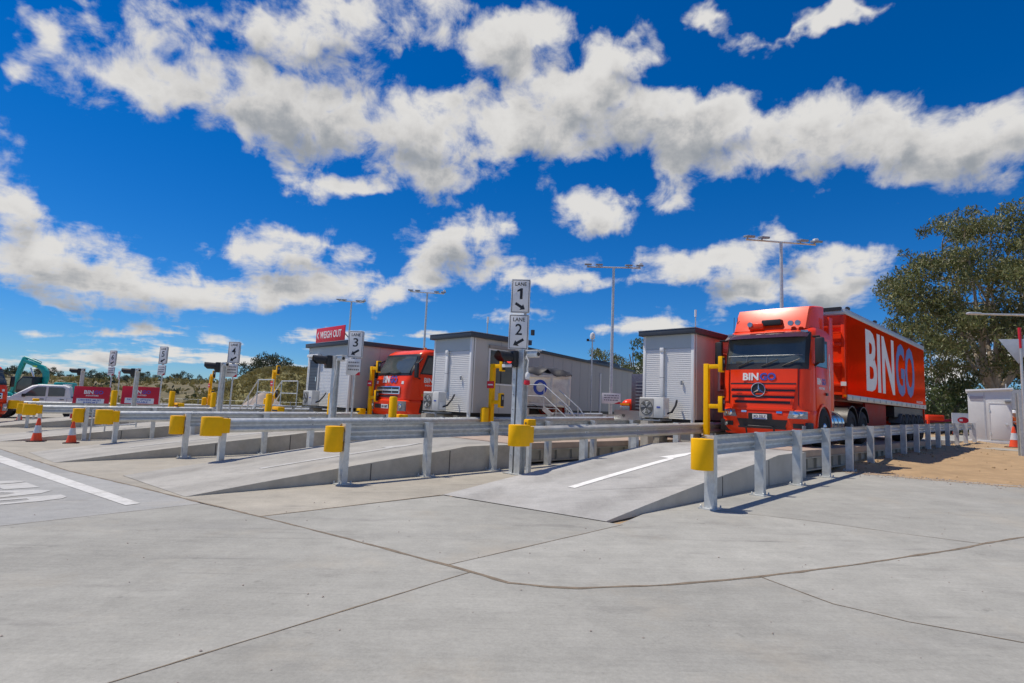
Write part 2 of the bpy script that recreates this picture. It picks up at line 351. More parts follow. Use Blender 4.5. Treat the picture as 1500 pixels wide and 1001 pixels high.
# ------------------------------------------------------------------ mesh helpers
class MB:
    def __init__(s): s.v = []; s.f = []
    def add(s, vs, fs):
        o = len(s.v); s.v += [tuple(v) for v in vs]; s.f += [tuple(i+o for i in f) for f in fs]; return s
    def box(s, c, d, rz=0.0, M=None):
        x, y, z = d[0]/2, d[1]/2, d[2]/2
        vs = [Vector((i*x, j*y, k*z)) for k in (-1, 1) for j in (-1, 1) for i in (-1, 1)]
        mm = M if M is not None else Matrix.Rotation(rz, 3, 'Z')
        vs = [mm @ v + Vector(c) for v in vs]
        return s.add(vs, [(0,2,3,1),(4,5,7,6),(0,1,5,4),(2,6,7,3),(0,4,6,2),(1,3,7,5)])
    def b2(s, x0, x1, y0, y1, z0, z1): return s.box(((x0+x1)/2, (y0+y1)/2, (z0+z1)/2), (x1-x0, y1-y0, z1-z0))
    def bar(s, p, q, w, h=None, up=(0, 0, 1)):
        p, q = Vector(p), Vector(q); d = (q-p); l = d.length; d.normalize(); u = Vector(up)
        if abs(d.dot(u)) > .98: u = Vector((0, 1, 0))
        sx = d.cross(u).normalized(); uz = sx.cross(d)
        M = Matrix((sx, d, uz)).transposed()
        return s.box((p+q)/2, (w, l, h or w), M=M)
    def tube(s, pts, r, n=8, cap=True):
        pts = [Vector(p) for p in pts]; rs = r if isinstance(r, (list, tuple)) else [r]*len(pts)
        o = len(s.v); ref = None
        for i, p in enumerate(pts):
            d = (pts[min(i+1, len(pts)-1)]-pts[max(i-1, 0)]).normalized()
            if ref is None:
                ref = Vector((0, 0, 1)) if abs(d.z) < .9 else Vector((1, 0, 0))
            a = d.cross(ref).normalized(); b = a.cross(d).normalized(); ref = b
            for k in range(n):
                t = 2*math.pi*k/n; s.v.append(tuple(p+(a*math.cos(t)+b*math.sin(t))*rs[i]))
        for i in range(len(pts)-1):
            for k in range(n):
                k2 = (k+1) % n; s.f.append((o+i*n+k, o+i*n+k2, o+(i+1)*n+k2, o+(i+1)*n+k))
        if cap:
            s.f.append(tuple(o+k for k in range(n))[::-1]); e = o+(len(pts)-1)*n; s.f.append(tuple(e+k for k in range(n)))
        return s
    def prism(s, poly, a, b, axis='x'):
        n = len(poly)
        def P(p, h):
            return (h, p[0], p[1]) if axis == 'x' else (p[0], h, p[1]) if axis == 'y' else (p[0], p[1], h)
        vs = [P(p, a) for p in poly]+[P(p, b) for p in poly]
        return s.add(vs, [tuple(range(n))[::-1], tuple(range(n, 2*n))]+[(i, (i+1) % n, n+(i+1) % n, n+i) for i in range(n)])
    def lathe(s, prof, c=(0, 0, 0), axis='z', n=20):
        o = len(s.v); c = Vector(c)
        for (r, h) in prof:
            for k in range(n):
                t = 2*math.pi*k/n; a, b = r*math.cos(t), r*math.sin(t)
                p = (a, b, h) if axis == 'z' else (h, a, b) if axis == 'x' else (a, h, b)
                s.v.append(tuple(Vector(p)+c))
        for i in range(len(prof)-1):
            for k in range(n):
                k2 = (k+1) % n; s.f.append((o+i*n+k, o+i*n+k2, o+(i+1)*n+k2, o+(i+1)*n+k))
        s.f.append(tuple(o+k for k in range(n))); e = o+(len(prof)-1)*n; s.f.append(tuple(e+k for k in range(n)))
        return s
    def loft(s, secs, cap=True, closed=True):
        n = len(secs[0]); o = len(s.v)
        for q in secs: s.v += [tuple(p) for p in q]
        for i in range(len(secs)-1):
            for k in range(n if closed else n-1):
                k2 = (k+1) % n; s.f.append((o+i*n+k, o+i*n+k2, o+(i+1)*n+k2, o+(i+1)*n+k))
        if cap: s.f.append(tuple(range(o, o+n))[::-1]); s.f.append(tuple(range(o+(len(secs)-1)*n, o+len(secs)*n)))
        return s
    def sheet(s, fn, nu, nv, thick):
        """solid patch: fn(i/nu, j/nv, off) -> point"""
        o = len(s.v)
        for off in (0, thick):
            for j in range(nv+1):
                for i in range(nu+1): s.v.append(tuple(fn(i/nu, j/nv, off)))
        m = (nu+1)*(nv+1); I = lambda i, j, k: o+k*m+j*(nu+1)+i
        for j in range(nv):
            for i in range(nu):
                s.f.append((I(i,j,1), I(i+1,j,1), I(i+1,j+1,1), I(i,j+1,1)))
                s.f.append((I(i,j,0), I(i,j+1,0), I(i+1,j+1,0), I(i+1,j,0)))
        for i in range(nu):
            s.f.append((I(i,0,0), I(i+1,0,0), I(i+1,0,1), I(i,0,1))); s.f.append((I(i,nv,1), I(i+1,nv,1), I(i+1,nv,0), I(i,nv,0)))
        for j in range(nv):
            s.f.append((I(0,j,1), I(0,j+1,1), I(0,j+1,0), I(0,j,0))); s.f.append((I(nu,j,0), I(nu,j+1,0), I(nu,j+1,1), I(nu,j,1)))
        return s
    def mesh(s, name, material, smooth=35, bevel=0.0, fix=True):
        me = bpy.data.meshes.new(name); me.from_pydata(s.v, [], s.f); me.update()
        if fix or bevel:
            bm = bmesh.new(); bm.from_mesh(me)
            if fix: bmesh.ops.recalc_face_normals(bm, faces=bm.faces)
            if bevel:
                es = [e for e in bm.edges if len(e.link_faces) == 2 and e.calc_face_angle(0) > .5]
                bmesh.ops.bevel(bm, geom=es, offset=bevel, segments=2, affect='EDGES', profile=.5, clamp_overlap=True)
            bm.to_mesh(me); bm.free()
        if smooth:
            me.polygons.foreach_set('use_smooth', [True]*len(me.polygons)); me.set_sharp_from_angle(angle=R(smooth))
        me.materials.append(material); return me
    def build(s, name, material, parent=None, smooth=35, bevel=0.0, loc=None, rz=0.0):
        o = bpy.data.objects.new(name, s.mesh(name, material, smooth, bevel)); COL.objects.link(o)
        if parent is not None: o.parent = parent
        if loc is not None: o.location = loc
        o.rotation_euler.z = rz
        return o
def tag(o, label, cat, group=None, kind=None):
    o['label'] = label; o['category'] = cat
    if group: o['group'] = group
    if kind: o['kind'] = kind
    return o
def thing(name, label, cat, loc, rz=0.0, group=None):
    o = bpy.data.objects.new(name, None); COL.objects.link(o); o.empty_display_size = .2
    o.location = loc; o.rotation_euler = (0, 0, rz); return tag(o, label, cat, group)
def lane_thing(name, label, cat, s, t, z=None, group=None, rz=0.0):
    return thing(name, label, cat, Wp(s, t, gst(s, t) if z is None else z), -LA+rz, group)
def link(name, me, parent=None, loc=(0, 0, 0), rz=0.0):
    o = bpy.data.objects.new(name, me); COL.objects.link(o)
    if parent is not None: o.parent = parent
    o.location = loc; o.rotation_euler.z = rz; return o
KIDS = {}
def dup(root, loc, rz, label=None, parent=None):
    r = root.copy(); COL.objects.link(r); r.location = loc; r.rotation_euler = (0, 0, rz)
    if label: r['label'] = label
    for ch in [o for o in COL.objects if o.parent is root]:
        c = ch.copy(); COL.objects.link(c); c.parent = r
        for g in [o for o in COL.objects if o.parent is ch]:
            d = g.copy(); COL.objects.link(d); d.parent = c
    return r
_fc = 0
def text_mesh(name, body, material, origin, xd, yd, width=None, height=None, depth=.004, bold=.0):
    """lettering fitted to width x height, starting at origin (lower left), along xd, up yd"""
    cu = bpy.data.curves.new(name, 'FONT'); cu.body = body; cu.size = 1; cu.offset = bold; cu.resolution_u = 3; cu.fill_mode = 'BOTH' if depth else 'FRONT'; cu.extrude = .02 if depth else 0
    ob = bpy.data.objects.new('tmp_text', cu); COL.objects.link(ob)
    dg = bpy.context.evaluated_depsgraph_get(); me = bpy.data.meshes.new_from_object(ob.evaluated_get(dg))
    bpy.data.objects.remove(ob); bpy.data.curves.remove(cu)
    xs = [v.co.x for v in me.vertices]; ys = [v.co.y for v in me.vertices]
    x0, x1, y0, y1 = min(xs), max(xs), min(ys), max(ys)
    kx = width/(x1-x0) if width else height/(y1-y0); ky = height/(y1-y0) if height else kx
    o, xd, yd = Vector(origin), Vector(xd).normalized(), Vector(yd).normalized(); n = xd.cross(yd).normalized()
    for v in me.vertices:
        v.co = o + xd*((v.co.x-x0)*kx) + yd*((v.co.y-y0)*ky) + n*(depth if v.co.z > 0 else -.002)
    me.name = name; me.materials.clear(); me.materials.append(material); me.update(); return me
def lettering(name, body, material, parent, origin, xd, yd, width=None, height=None, depth=.004, bold=0.0):
    return link(name, text_mesh(name, body, material, origin, xd, yd, width, height, depth, bold), parent)

# ================================================================== GROUND
earth = mat('bare_earth', (.40, .29, .17), .95, 0, .22, 1.2, .6, bscale=6, dirt=(.30, .21, .12), dirt_amt=.7)
farland = mat('dry_paddock', (.24, .20, .10), .95, 0, .3, .15, .3, bscale=2, dirt=(.14, .13, .06), dirt_amt=.7)
mb = MB()
xs = [-1500, -700, -300, -160, -110, -80, -60, -50, -40, -30, -25, -20, -15, -10, -5, 0, 5, 10, 15, 20, 25, 30, 40, 50, 60, 80, 110, 160, 300, 700, 1500]
ys = [-400, -150, -60, -30, -15, 0, 10, 20, 30, 45, 60, 80, 110, 150, 220, 350, 700, 2500]
for y in ys:
    for x in xs: mb.v.append((x, y, gz(x)-.035))
nx = len(xs)
for j in range(len(ys)-1):
    for i in range(nx-1): mb.f.append((j*nx+i, j*nx+i+1, (j+1)*nx+i+1, (j+1)*nx+i))
ground = mb.build('ground', earth); ground['kind'] = 'structure'
apron = bpy.data.objects.new('concrete_apron', None); COL.objects.link(apron); apron['kind'] = 'structure'

CC = (.348, .345, .314)
slab_mats = [concrete('concrete_slab_a', CC), concrete('concrete_slab_b', CC, .05, 0, .94), concrete('concrete_slab_c', CC, 0, .0, 1.05),
             concrete('concrete_slab_warm', (.375, .35, .295), .15), concrete('concrete_slab_blue', (.345, .345, .33), 0, .12)]
ramp_mat = concrete('ramp_concrete', (.43, .425, .405), -.25, 0, 1.0, -1.49)
def slab(pts, material, step=3.0, gap=.007):
    """one poured slab: outline in world metres, shrunk for the joint, following the fall of the ground"""
    P = [Vector((p[0], p[1], 0)) for p in pts]
    bm = bmesh.new(); f = bm.faces.new([bm.verts.new(p) for p in P]); bmesh.ops.recalc_face_normals(bm, faces=[f])
    if f.normal.z < 0: f.normal_flip()
    bmesh.ops.inset_region(bm, faces=[f], thickness=gap, use_even_offset=True)
    bmesh.ops.delete(bm, geom=[q for q in bm.faces if q is not f], context='FACES')
    bmesh.ops.triangulate(bm, faces=bm.faces[:])
    x0 = min(p.x for p in P); x1 = max(p.x for p in P); x = math.ceil(x0/step)*step
    while x < x1:
        bmesh.ops.bisect_plane(bm, geom=bm.verts[:]+bm.edges[:]+bm.faces[:], plane_co=(x, 0, 0), plane_no=(1, 0, 0)); x += step
    r = bmesh.ops.extrude_face_region(bm, geom=bm.faces[:])
    top = [v for v in r['geom'] if isinstance(v, bmesh.types.BMVert)]
    for v in bm.verts: v.co.z = gz(v.co.x)-.034
    for v in top: v.co.z = gz(v.co.x)
    bmesh.ops.recalc_face_normals(bm, faces=bm.faces)
    me = bpy.data.meshes.new('slab'); bm.to_mesh(me); bm.free(); me.materials.append(material)
    return link('slab', me, apron)
g2 = lambda x, y: (lambda p: (p.x, p.y))(G(x, y))
w2 = lambda s, t: (lambda p: (p.x, p.y))(Wp(s, t))
J1 = [w2(-3.6, -60), w2(-.6, -30), g2(0, 658), g2(100, 690), g2(200, 713), g2(272, 731), g2(380, 757), g2(500, 787), g2(600, 814), g2(655, 828), g2(690, 838), g2(745, 854), g2(800, 860), g2(850, 862), g2(960, 858), g2(1030, 853),
      g2(1113, 845), g2(1250, 828), g2(1330, 816), g2(1400, 805), g2(1440, 797), g2(1500, 787), g2(1580, 768), g2(1720, 740)]
i_ = {k: J1.index(g2(*k)) for k in ((272, 731), (380, 757), (655, 828), (690, 838), (1113, 845), (1440, 797))}
A = lambda k: i_[k]
ext = lambda p, q, d: (q[0]+(q[0]-p[0])*d, q[1]+(q[1]-p[1])*d)
j2b = g2(172, 997); j2e = ext(J1[A((690, 838))], j2b, 3.0)
j3 = [g2(1113, 845), g2(1220, 885), g2(1330, 911), g2(1500, 942)]; j3e = ext(j3[2], j3[3], 4.0)
j6 = g2(0, 771); j6e = ext(g2(295, 737), j6, 6.0)
# foreground slabs
slab(J1[:A((272, 731))+1]+[g2(295, 738)]+[j6, j6e, (J1[0][0]-4, j6e[1]-1)], slab_mats[4])
slab([g2(295, 738)]+J1[A((380, 757)):A((690, 838))+1]+[j2b, j2e, (-40, j2e[1]-2), j6e, j6], slab_mats[0])
slab(J1[A((690, 838)):A((1113, 845))+1]+j3[1:]+[j3e, (12, -14), (j2e[0], -14), j2e, j2b], slab_mats[1])
slab(J1[A((1113, 845)):]+[(40, 5), (40, -14), (12, -14), j3e]+j3[:0:-1], slab_mats[2])
# apron slabs between joint, ramps and the earth yard
far_l = w2(33, -9.7)
slab(J1[A((272, 731)):A((380, 757))+1]+[g2(645, 725.5), w2(14.2, -7.58), w2(33, -7.58), far_l], slab_mats[3])
slab(J1[A((380, 757)):A((655, 828))+1]+[g2(912, 769), g2(650, 726)], slab_mats[0])
j7 = [g2(1040, 747), g2(1185, 763), g2(1330, 783)]
slab(J1[A((655, 828)):A((1440, 797))+1]+j7[::-1]+[w2(8.3, -4.75), g2(905, 769)], slab_mats[2])
slab(j7+J1[A((1440, 797)):]+[g2(1640, 716), g2(1500, 712), g2(1380, 703), g2(1290, 695), g2(1236, 691.5), w2(14.5, -4.75), w2(8.3, -4.75)], slab_mats[0])
slab([w2(-4, -62)]+J1[:A((272, 731))+1]+[w2(33, -9.75), w2(60, -9.75), w2(60, -62)], slab_mats[3], 5.0)
slab([w2(31, -4.4), w2(31, -7.56), w2(60, -7.56), w2(60, -4.4)], slab_mats[0], 5.0)

# crumbled sealant standing in the joints
seal = mat('joint_sealant', (.20, .16, .115), .95, 0, .4, 9, .5)
def joint(pts, w):
    P = [Vector((p[0], p[1], 0)) for p in pts]; Q = [P[0]]
    for a, b in zip(P, P[1:]):
        n = max(2, int((b-a).length/.12)); n = min(n, 160)
        Q += [a.lerp(b, k/n) for k in range(1, n+1)]
    mb = MB()
    for k, q in enumerate(Q):
        d = (Q[min(k+1, len(Q)-1)]-Q[max(k-1, 0)]).normalized(); n = Vector((-d.y, d.x, 0))
        l = w*(.5+.5*noise.noise(q*2.1)+.35*noise.noise(q*9)); r_ = w*(.5+.5*noise.noise(q*2.7+Vector((9, 3, 1)))+.35*noise.noise(q*8+Vector((2, 7, 5))))
        for p in (q+n*max(.15*w, l), q-n*max(.15*w, r_)): mb.v.append((p.x, p.y, gz(p.x)+.003))
    for k in range(len(Q)-1): mb.f.append((2*k, 2*k+2, 2*k+3, 2*k+1))
    return mb.build('joint_sealant', seal, apron)
joint(J1[1:], .038); joint([J1[A((690, 838))], j2b, j2e], .014); joint(j3, .012)
joint([g2(380, 757), g2(645, 725.5)], .03); joint([g2(655, 828), g2(912, 769)], .012); joint([g2(295, 738), j6], .012); joint(j7+[J1[A((1440, 797))]], .012)

# earth yard on the right: heaped, uneven soil along the guardrail
mb = MB(); nu, nv = 70, 40
def yard(u, v):
    s = 15.6 + 25*u; t0 = -4.75; p = Wp(s, t0 + 14*v)
    h = .01 + .10*math.exp(-(v*14-.5)**2/.5)*min(1, u*8) + .06*noise.noise(Vector((p.x*.9, p.y*.9, 0))) + .03*noise.noise(Vector((p.x*3, p.y*3, 4))) + .05*min(1, u*4)
    e = min(1, u*22)
    return (p.x, p.y, gz(p.x) - .03*(1-e) + max(-.02, h)*e)
for j in range(nv+1):
    for i in range(nu+1): mb.v.append(yard(i/nu, j/nv))
for j in range(nv):
    for i in range(nu): mb.f.append((j*(nu+1)+i, j*(nu+1)+i+1, (j+1)*(nu+1)+i+1, (j+1)*(nu+1)+i))
sand = mat('loose_sandy_soil', (.40, .275, .15), .95, 0, .2, 2.5, .9, bscale=14, dirt=(.28, .19, .10), dirt_amt=.7)
yo = mb.build('earth_yard', sand, smooth=80); yo['kind'] = 'structure'
rock_v = []
def clod_mesh(r):
    bm = bmesh.new(); bmesh.ops.create_icosphere(bm, subdivisions=1, radius=r)
    for v in bm.verts: v.co *= random.uniform(.65, 1.25); v.co.z *= .6
    me = bpy.data.meshes.new('clod'); bm.to_mesh(me); bm.free(); return me
# soil clods beside the guardrail: far too many to count
mb = MB()
for k in range(420):
    u = random.random()**1.1; s = 15.6+25*u; v = abs(random.gauss(0, .06)) if random.random() < .6 else random.random()
    x, y, z = yard(max(0.02, (s-15.6)/25), min(v, .98)); r = random.uniform(.012, .05)
    rot = Matrix.Rotation(random.uniform(0, 6.28), 3, random.choice('XYZ'))
    o = len(mb.v)
    for d in ((1,0,0),(-1,0,0),(0,1,0),(0,-1,0),(0,0,.7),(0,0,-.7)):
        w = rot @ (Vector(d)*r*random.uniform(.7, 1.3)); mb.v.append((x+w.x, y+w.y, z+w.z+r*.2))
    mb.f += [(o+a, o+b, o+c) for a, b, c in ((0,2,4),(2,1,4),(1,3,4),(3,0,4),(2,0,5),(1,2,5),(3,1,5),(0,3,5))]
cl = mb.build('soil_clods', sand, smooth=0, parent=yo); cl['kind'] = 'stuff'

edge = [g2(1238, 692.5), g2(1290, 696), g2(1380, 704.5), g2(1500, 714), g2(1640, 718)]
sp_ = joint(edge, .16); sp_.name = 'soil_spill'; sp_.data.materials[0] = sand
mb = MB()
for k in range(420):
    i = random.randrange(len(edge)-1); a, b = Vector((*edge[i], 0)), Vector((*edge[i+1], 0)); q = a.lerp(b, random.random()); d = (b-a).normalized(); n = Vector((d.y, -d.x, 0)); q += n*random.gauss(0, .35); r = random.uniform(.006, .022)
    o = len(mb.v); z = gz(q.x)+r*.4
    for d_ in ((1,0,0),(-1,0,0),(0,1,0),(0,-1,0),(0,0,.7),(0,0,-.7)): mb.v.append((q.x+d_[0]*r*random.uniform(.7, 1.3), q.y+d_[1]*r*random.uniform(.7, 1.3), z+d_[2]*r))
    mb.f += [(o+a_, o+b_, o+c_) for a_, b_, c_ in ((0,2,4),(2,1,4),(1,3,4),(3,0,4),(2,0,5),(1,2,5),(3,1,5),(0,3,5))]
for k in range(160):      # grit scattered over the apron
    q = Vector((random.uniform(-6, 9), random.uniform(2.2, 9), 0)); r = random.uniform(.004, .011); o = len(mb.v); z = gz(q.x)+r*.4
    for d_ in ((1,0,0),(-1,0,0),(0,1,0),(0,-1,0),(0,0,.7),(0,0,-.7)): mb.v.append((q.x+d_[0]*r*random.uniform(.7, 1.3), q.y+d_[1]*r*random.uniform(.7, 1.3), z+d_[2]*r))
    mb.f += [(o+a_, o+b_, o+c_) for a_, b_, c_ in ((0,2,4),(2,1,4),(1,3,4),(3,0,4),(2,0,5),(1,2,5),(3,1,5),(0,3,5))]
cl2 = mb.build('loose_grit', stone if 'stone' in globals() else sand, apron, smooth=0); cl2['kind'] = 'stuff'

# painted stop line and lettering on the left slab
def ground_patch(name, pts, material, parent, dz=.006, n=8):
    a, b, c, d = [Vector((p[0], p[1], 0)) for p in pts]; mb = MB()
    for i in range(n+1):
        for q in (a.lerp(b, i/n), d.lerp(c, i/n)): mb.v.append((q.x, q.y, gz(q.x)+dz))
    for i in range(n): mb.f.append((2*i, 2*i+2, 2*i+3, 2*i+1))
    return mb.build(name, material, parent)
ground_patch('stop_line', [g2(-60, 657), g2(184, 741), g2(206, 738), g2(-30, 657)], wornm, apron)
tl_, tr_ = Vector((*g2(30, 703), 0)), Vector((*g2(112, 731), 0))
ex = (tr_-tl_); wst = ex.length; ex.normalize()
stop = text_mesh('stop_lettering', 'STOP', faintm, (0, 0, 0), (1, 0, 0), (0, 1, 0), wst, 2.7, 0, .015)
for v in stop.vertices:
    q = tl_ + ex*v.co.x + U*(v.co.y-2.7)
    v.co = (q.x, q.y, gz(q.x)+.006)
link('stop_lettering', stop, apron)

# ================================================================== RAMPS AND WEIGHBRIDGE DECKS
LANES = [  # right edge, left edge, start, end of ramp, top height
    (-4.52, -7.50, 6.22, 13.7, .71), (-9.78, -13.0, 2.6, 9.7, .53), (-16.27, -19.3, 1.62, 9.0, .42), (-23.88, -27.0, .95, 8.0, .26), (-32.5, -35.5, .6, 7.4, .18)]
RAIL_Z = 1.09
ramp_lab = ['smooth pale concrete ramp with a fresh white arrow leading up to the semi trailer', 'concrete entry ramp between the twin lane sign post and the nose of the next guardrail',
            'concrete entry ramp leading to the cab-over truck', 'concrete ramp behind the two traffic cones', 'low concrete ramp directly in front of the white pickup']
deck_lab = ['long weighbridge deck carrying the red semi trailer', 'steel sided weighbridge deck behind the twin lane sign post', 'weighbridge deck under the red cab-over truck',
            'weighbridge deck beside the hut with the red roof sign', 'weighbridge deck near the red notice boards']
for i, (tr, tl, s0, s1, zt) in enumerate(LANES):
    ramp = bpy.data.objects.new('ramp', None); COL.objects.link(ramp); ramp.location = Wp(s0, tr); ramp.rotation_euler.z = -LA
    ramp['kind'] = 'structure'; ramp['label'] = ramp_lab[i]; ramp['category'] = 'ramp'
    Ls = s1-s0; n = 14; body = MB(); wallr = MB(); w = tr-tl
    skew = (.40 if i == 0 else .25)
    def top(y, x):
        p = Wp(s0+y, tr+x); g = gz(p.x); f = min(1.0, y/(Ls-1.3)); f = f*1.0
        e = f if f < .9 else .9+.1*(1-(1-(f-.9)/.1)**2)
        return g + .004 + (zt-g)*min(1, e*1.0)
    rows = []
    for k in range(n+1):
        y = Ls*k/n; row = []
        for x in (0, -w/2, -w):
            yy = y + skew*(x/w)*(1-k/n); row.append((x, yy, top(max(0, y), x)))
        rows.append(row)
    for row in rows: body.v += row
    for k in range(n):
        for c in range(2): body.f.append((k*3+c, (k+1)*3+c, (k+1)*3+c+1, k*3+c+1))
    body.build('running_surface', ramp_mat if i == 0 else concrete('ramp_concrete_%d' % i, (.385, .375, .345), 0, 0, 1, -w/2), ramp, smooth=60)
    for x, sgn in ((0, 1), (-w, -1)):
        c = 0 if x == 0 else 2; m = MB()
        for k in range(n+1):
            q = rows[k][c]; p = Wp(s0+q[1], tr+x); g = gz(p.x)
            m.v += [(x, q[1], q[2]), (x, q[1], min(g-.02, q[2]-.004))]
        for k in range(n): m.f.append((2*k, 2*k+1, 2*k+3, 2*k+2))
        m.build('side_wall', conc_wall if i == 0 else conc_old, ramp, smooth=0)
    m = MB(); m.add([(0, Ls, zt), (-w, Ls, zt), (-w, Ls, -.6), (0, Ls, -.6)], [(0, 1, 2, 3)]); m.build('end_wall', conc_wall, ramp)
    # joints cast into the side wall
    m = MB()
    for yj in (Ls*.45, Ls*.72): m.b2(.0, .004, yj-.012, yj+.012, gst(s0+yj, tr), top(yj, 0)-.02)
    m.build('form_joint', deckdark, ramp)
    if i in (0, 1, 2):      # painted arrow on the slope
        a0, a1, aw = (1.15, 5.35, .075) if i == 0 else (1.6, 5.4, .07)
        am = MB(); cx = -w*.52 if i == 0 else -w*.42
        def tp(x, y): c_ = skew*(x/w); return (x, y, top((y-c_)/(1-c_/Ls), x)+.007)
        nn = 24
        for k in range(nn+1):
            y = a0+(a1-1.0-a0)*k/nn; am.v += [tp(cx-aw, y), tp(cx+aw, y)]
        for k in range(nn): am.f.append((2*k, 2*k+1, 2*k+3, 2*k+2))
        o = len(am.v); hw = .30
        am.v += [tp(cx-hw, a1-1.0), tp(cx+.02, a1-1.0), tp(cx+aw, a1-.55), tp(cx, a1), tp(cx-hw*.5, a1-.5)]
        am.f += [(o, o+1, o+2, o+3, o+4)]
        am.build('painted_arrow', whitem if i == 0 else faintm, ramp)
    # weighbridge deck
    dl = 17.2 if i == 0 else 21.0
    dk = lane_thing('weighbridge', deck_lab[i], 'weighbridge', s1+.04, tr-.12, 0)
    w2_ = w-.24; zd = zt+.025
    MB().b2(-w2_, 0, 0, dl, zd-.16, zd).build('deck_slab', decktop, dk, bevel=.008)
    for x, sg in ((0, 1), (-w2_, -1)):
        MB().b2(x-.10 if sg > 0 else x-.02, x+.02 if sg > 0 else x+.10, 0, dl, zd-.19, zd-.161).build('edge_flange', deckside, dk)
        MB().b2(x-.08 if sg > 0 else x+.05, x-.05 if sg > 0 else x+.08, 0, dl, zd-.44, zd-.191).build('girder', deckside, dk)
        MB().b2(x-.10 if sg > 0 else x-.02, x+.02 if sg > 0 else x+.10, 0, dl, zd-.47, zd-.441).build('edge_flange', deckside, dk)
        if sg > 0:
            k = .4; me = None
            while k < dl-.1:
                mb2 = None
                if me is None: me = MB().b2(-.05, .012, -.006, .006, -.44, -.192).mesh('stiffener', deckside, 0)
                link('stiffener', me, dk, (0, k, zd)); k += .62 if i < 2 else 1.24
    MB().b2(-w2_-.06, .03, 0, dl, zd-1.2, min(zd-.62, gst(s1+2, tr)+.1)).build('footing', conc_old, dk, bevel=.02)
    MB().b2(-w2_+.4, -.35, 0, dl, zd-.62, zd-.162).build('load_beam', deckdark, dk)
# exit slope of the near lane, and the pit edge beside it
m = MB(); m.prism([(0, .73), (6.5, .58), (6.5, -.2), (0, -.2)], -7.5, -4.52, 'x')
ex_r = m.build('exit_ramp', ramp_mat, smooth=0); ex_r.location = U*31.0; ex_r.rotation_euler.z = -LA; ex_r['kind'] = 'structure'

# ================================================================== GUARDRAILS
cprof = lambda w, d, th: [(-w/2, -d/2), (w/2, -d/2), (w/2, -d/2+th), (-w/2+th, -d/2+th), (-w/2+th, d/2-th), (w/2, d/2-th), (w/2, d/2), (-w/2, d/2)]
post_mb = MB().prism([(y, x) for x, y in cprof(.11, .155, .012)], -.35, 1.10, 'z')
post_me = post_mb.mesh('post', galv, 30)
post_me2 = post_mb.mesh('post', galv_tan, 30)
plate_mb = MB().b2(-.13, .13, -.15, .15, 0, .016)
for bx in (-.10, .10):
    for by in (-.115, .115): plate_mb.lathe([(.014, .016), (.014, .05), (.008, .055)], (bx, by, 0), n=6)
plate_me = plate_mb.mesh('base_plate', galv, 30)
bolt_me = MB().lathe([(.018, 0), (.018, .012), (.008, .02)], axis='x', n=8).mesh('bolt', galv_dark, 30)
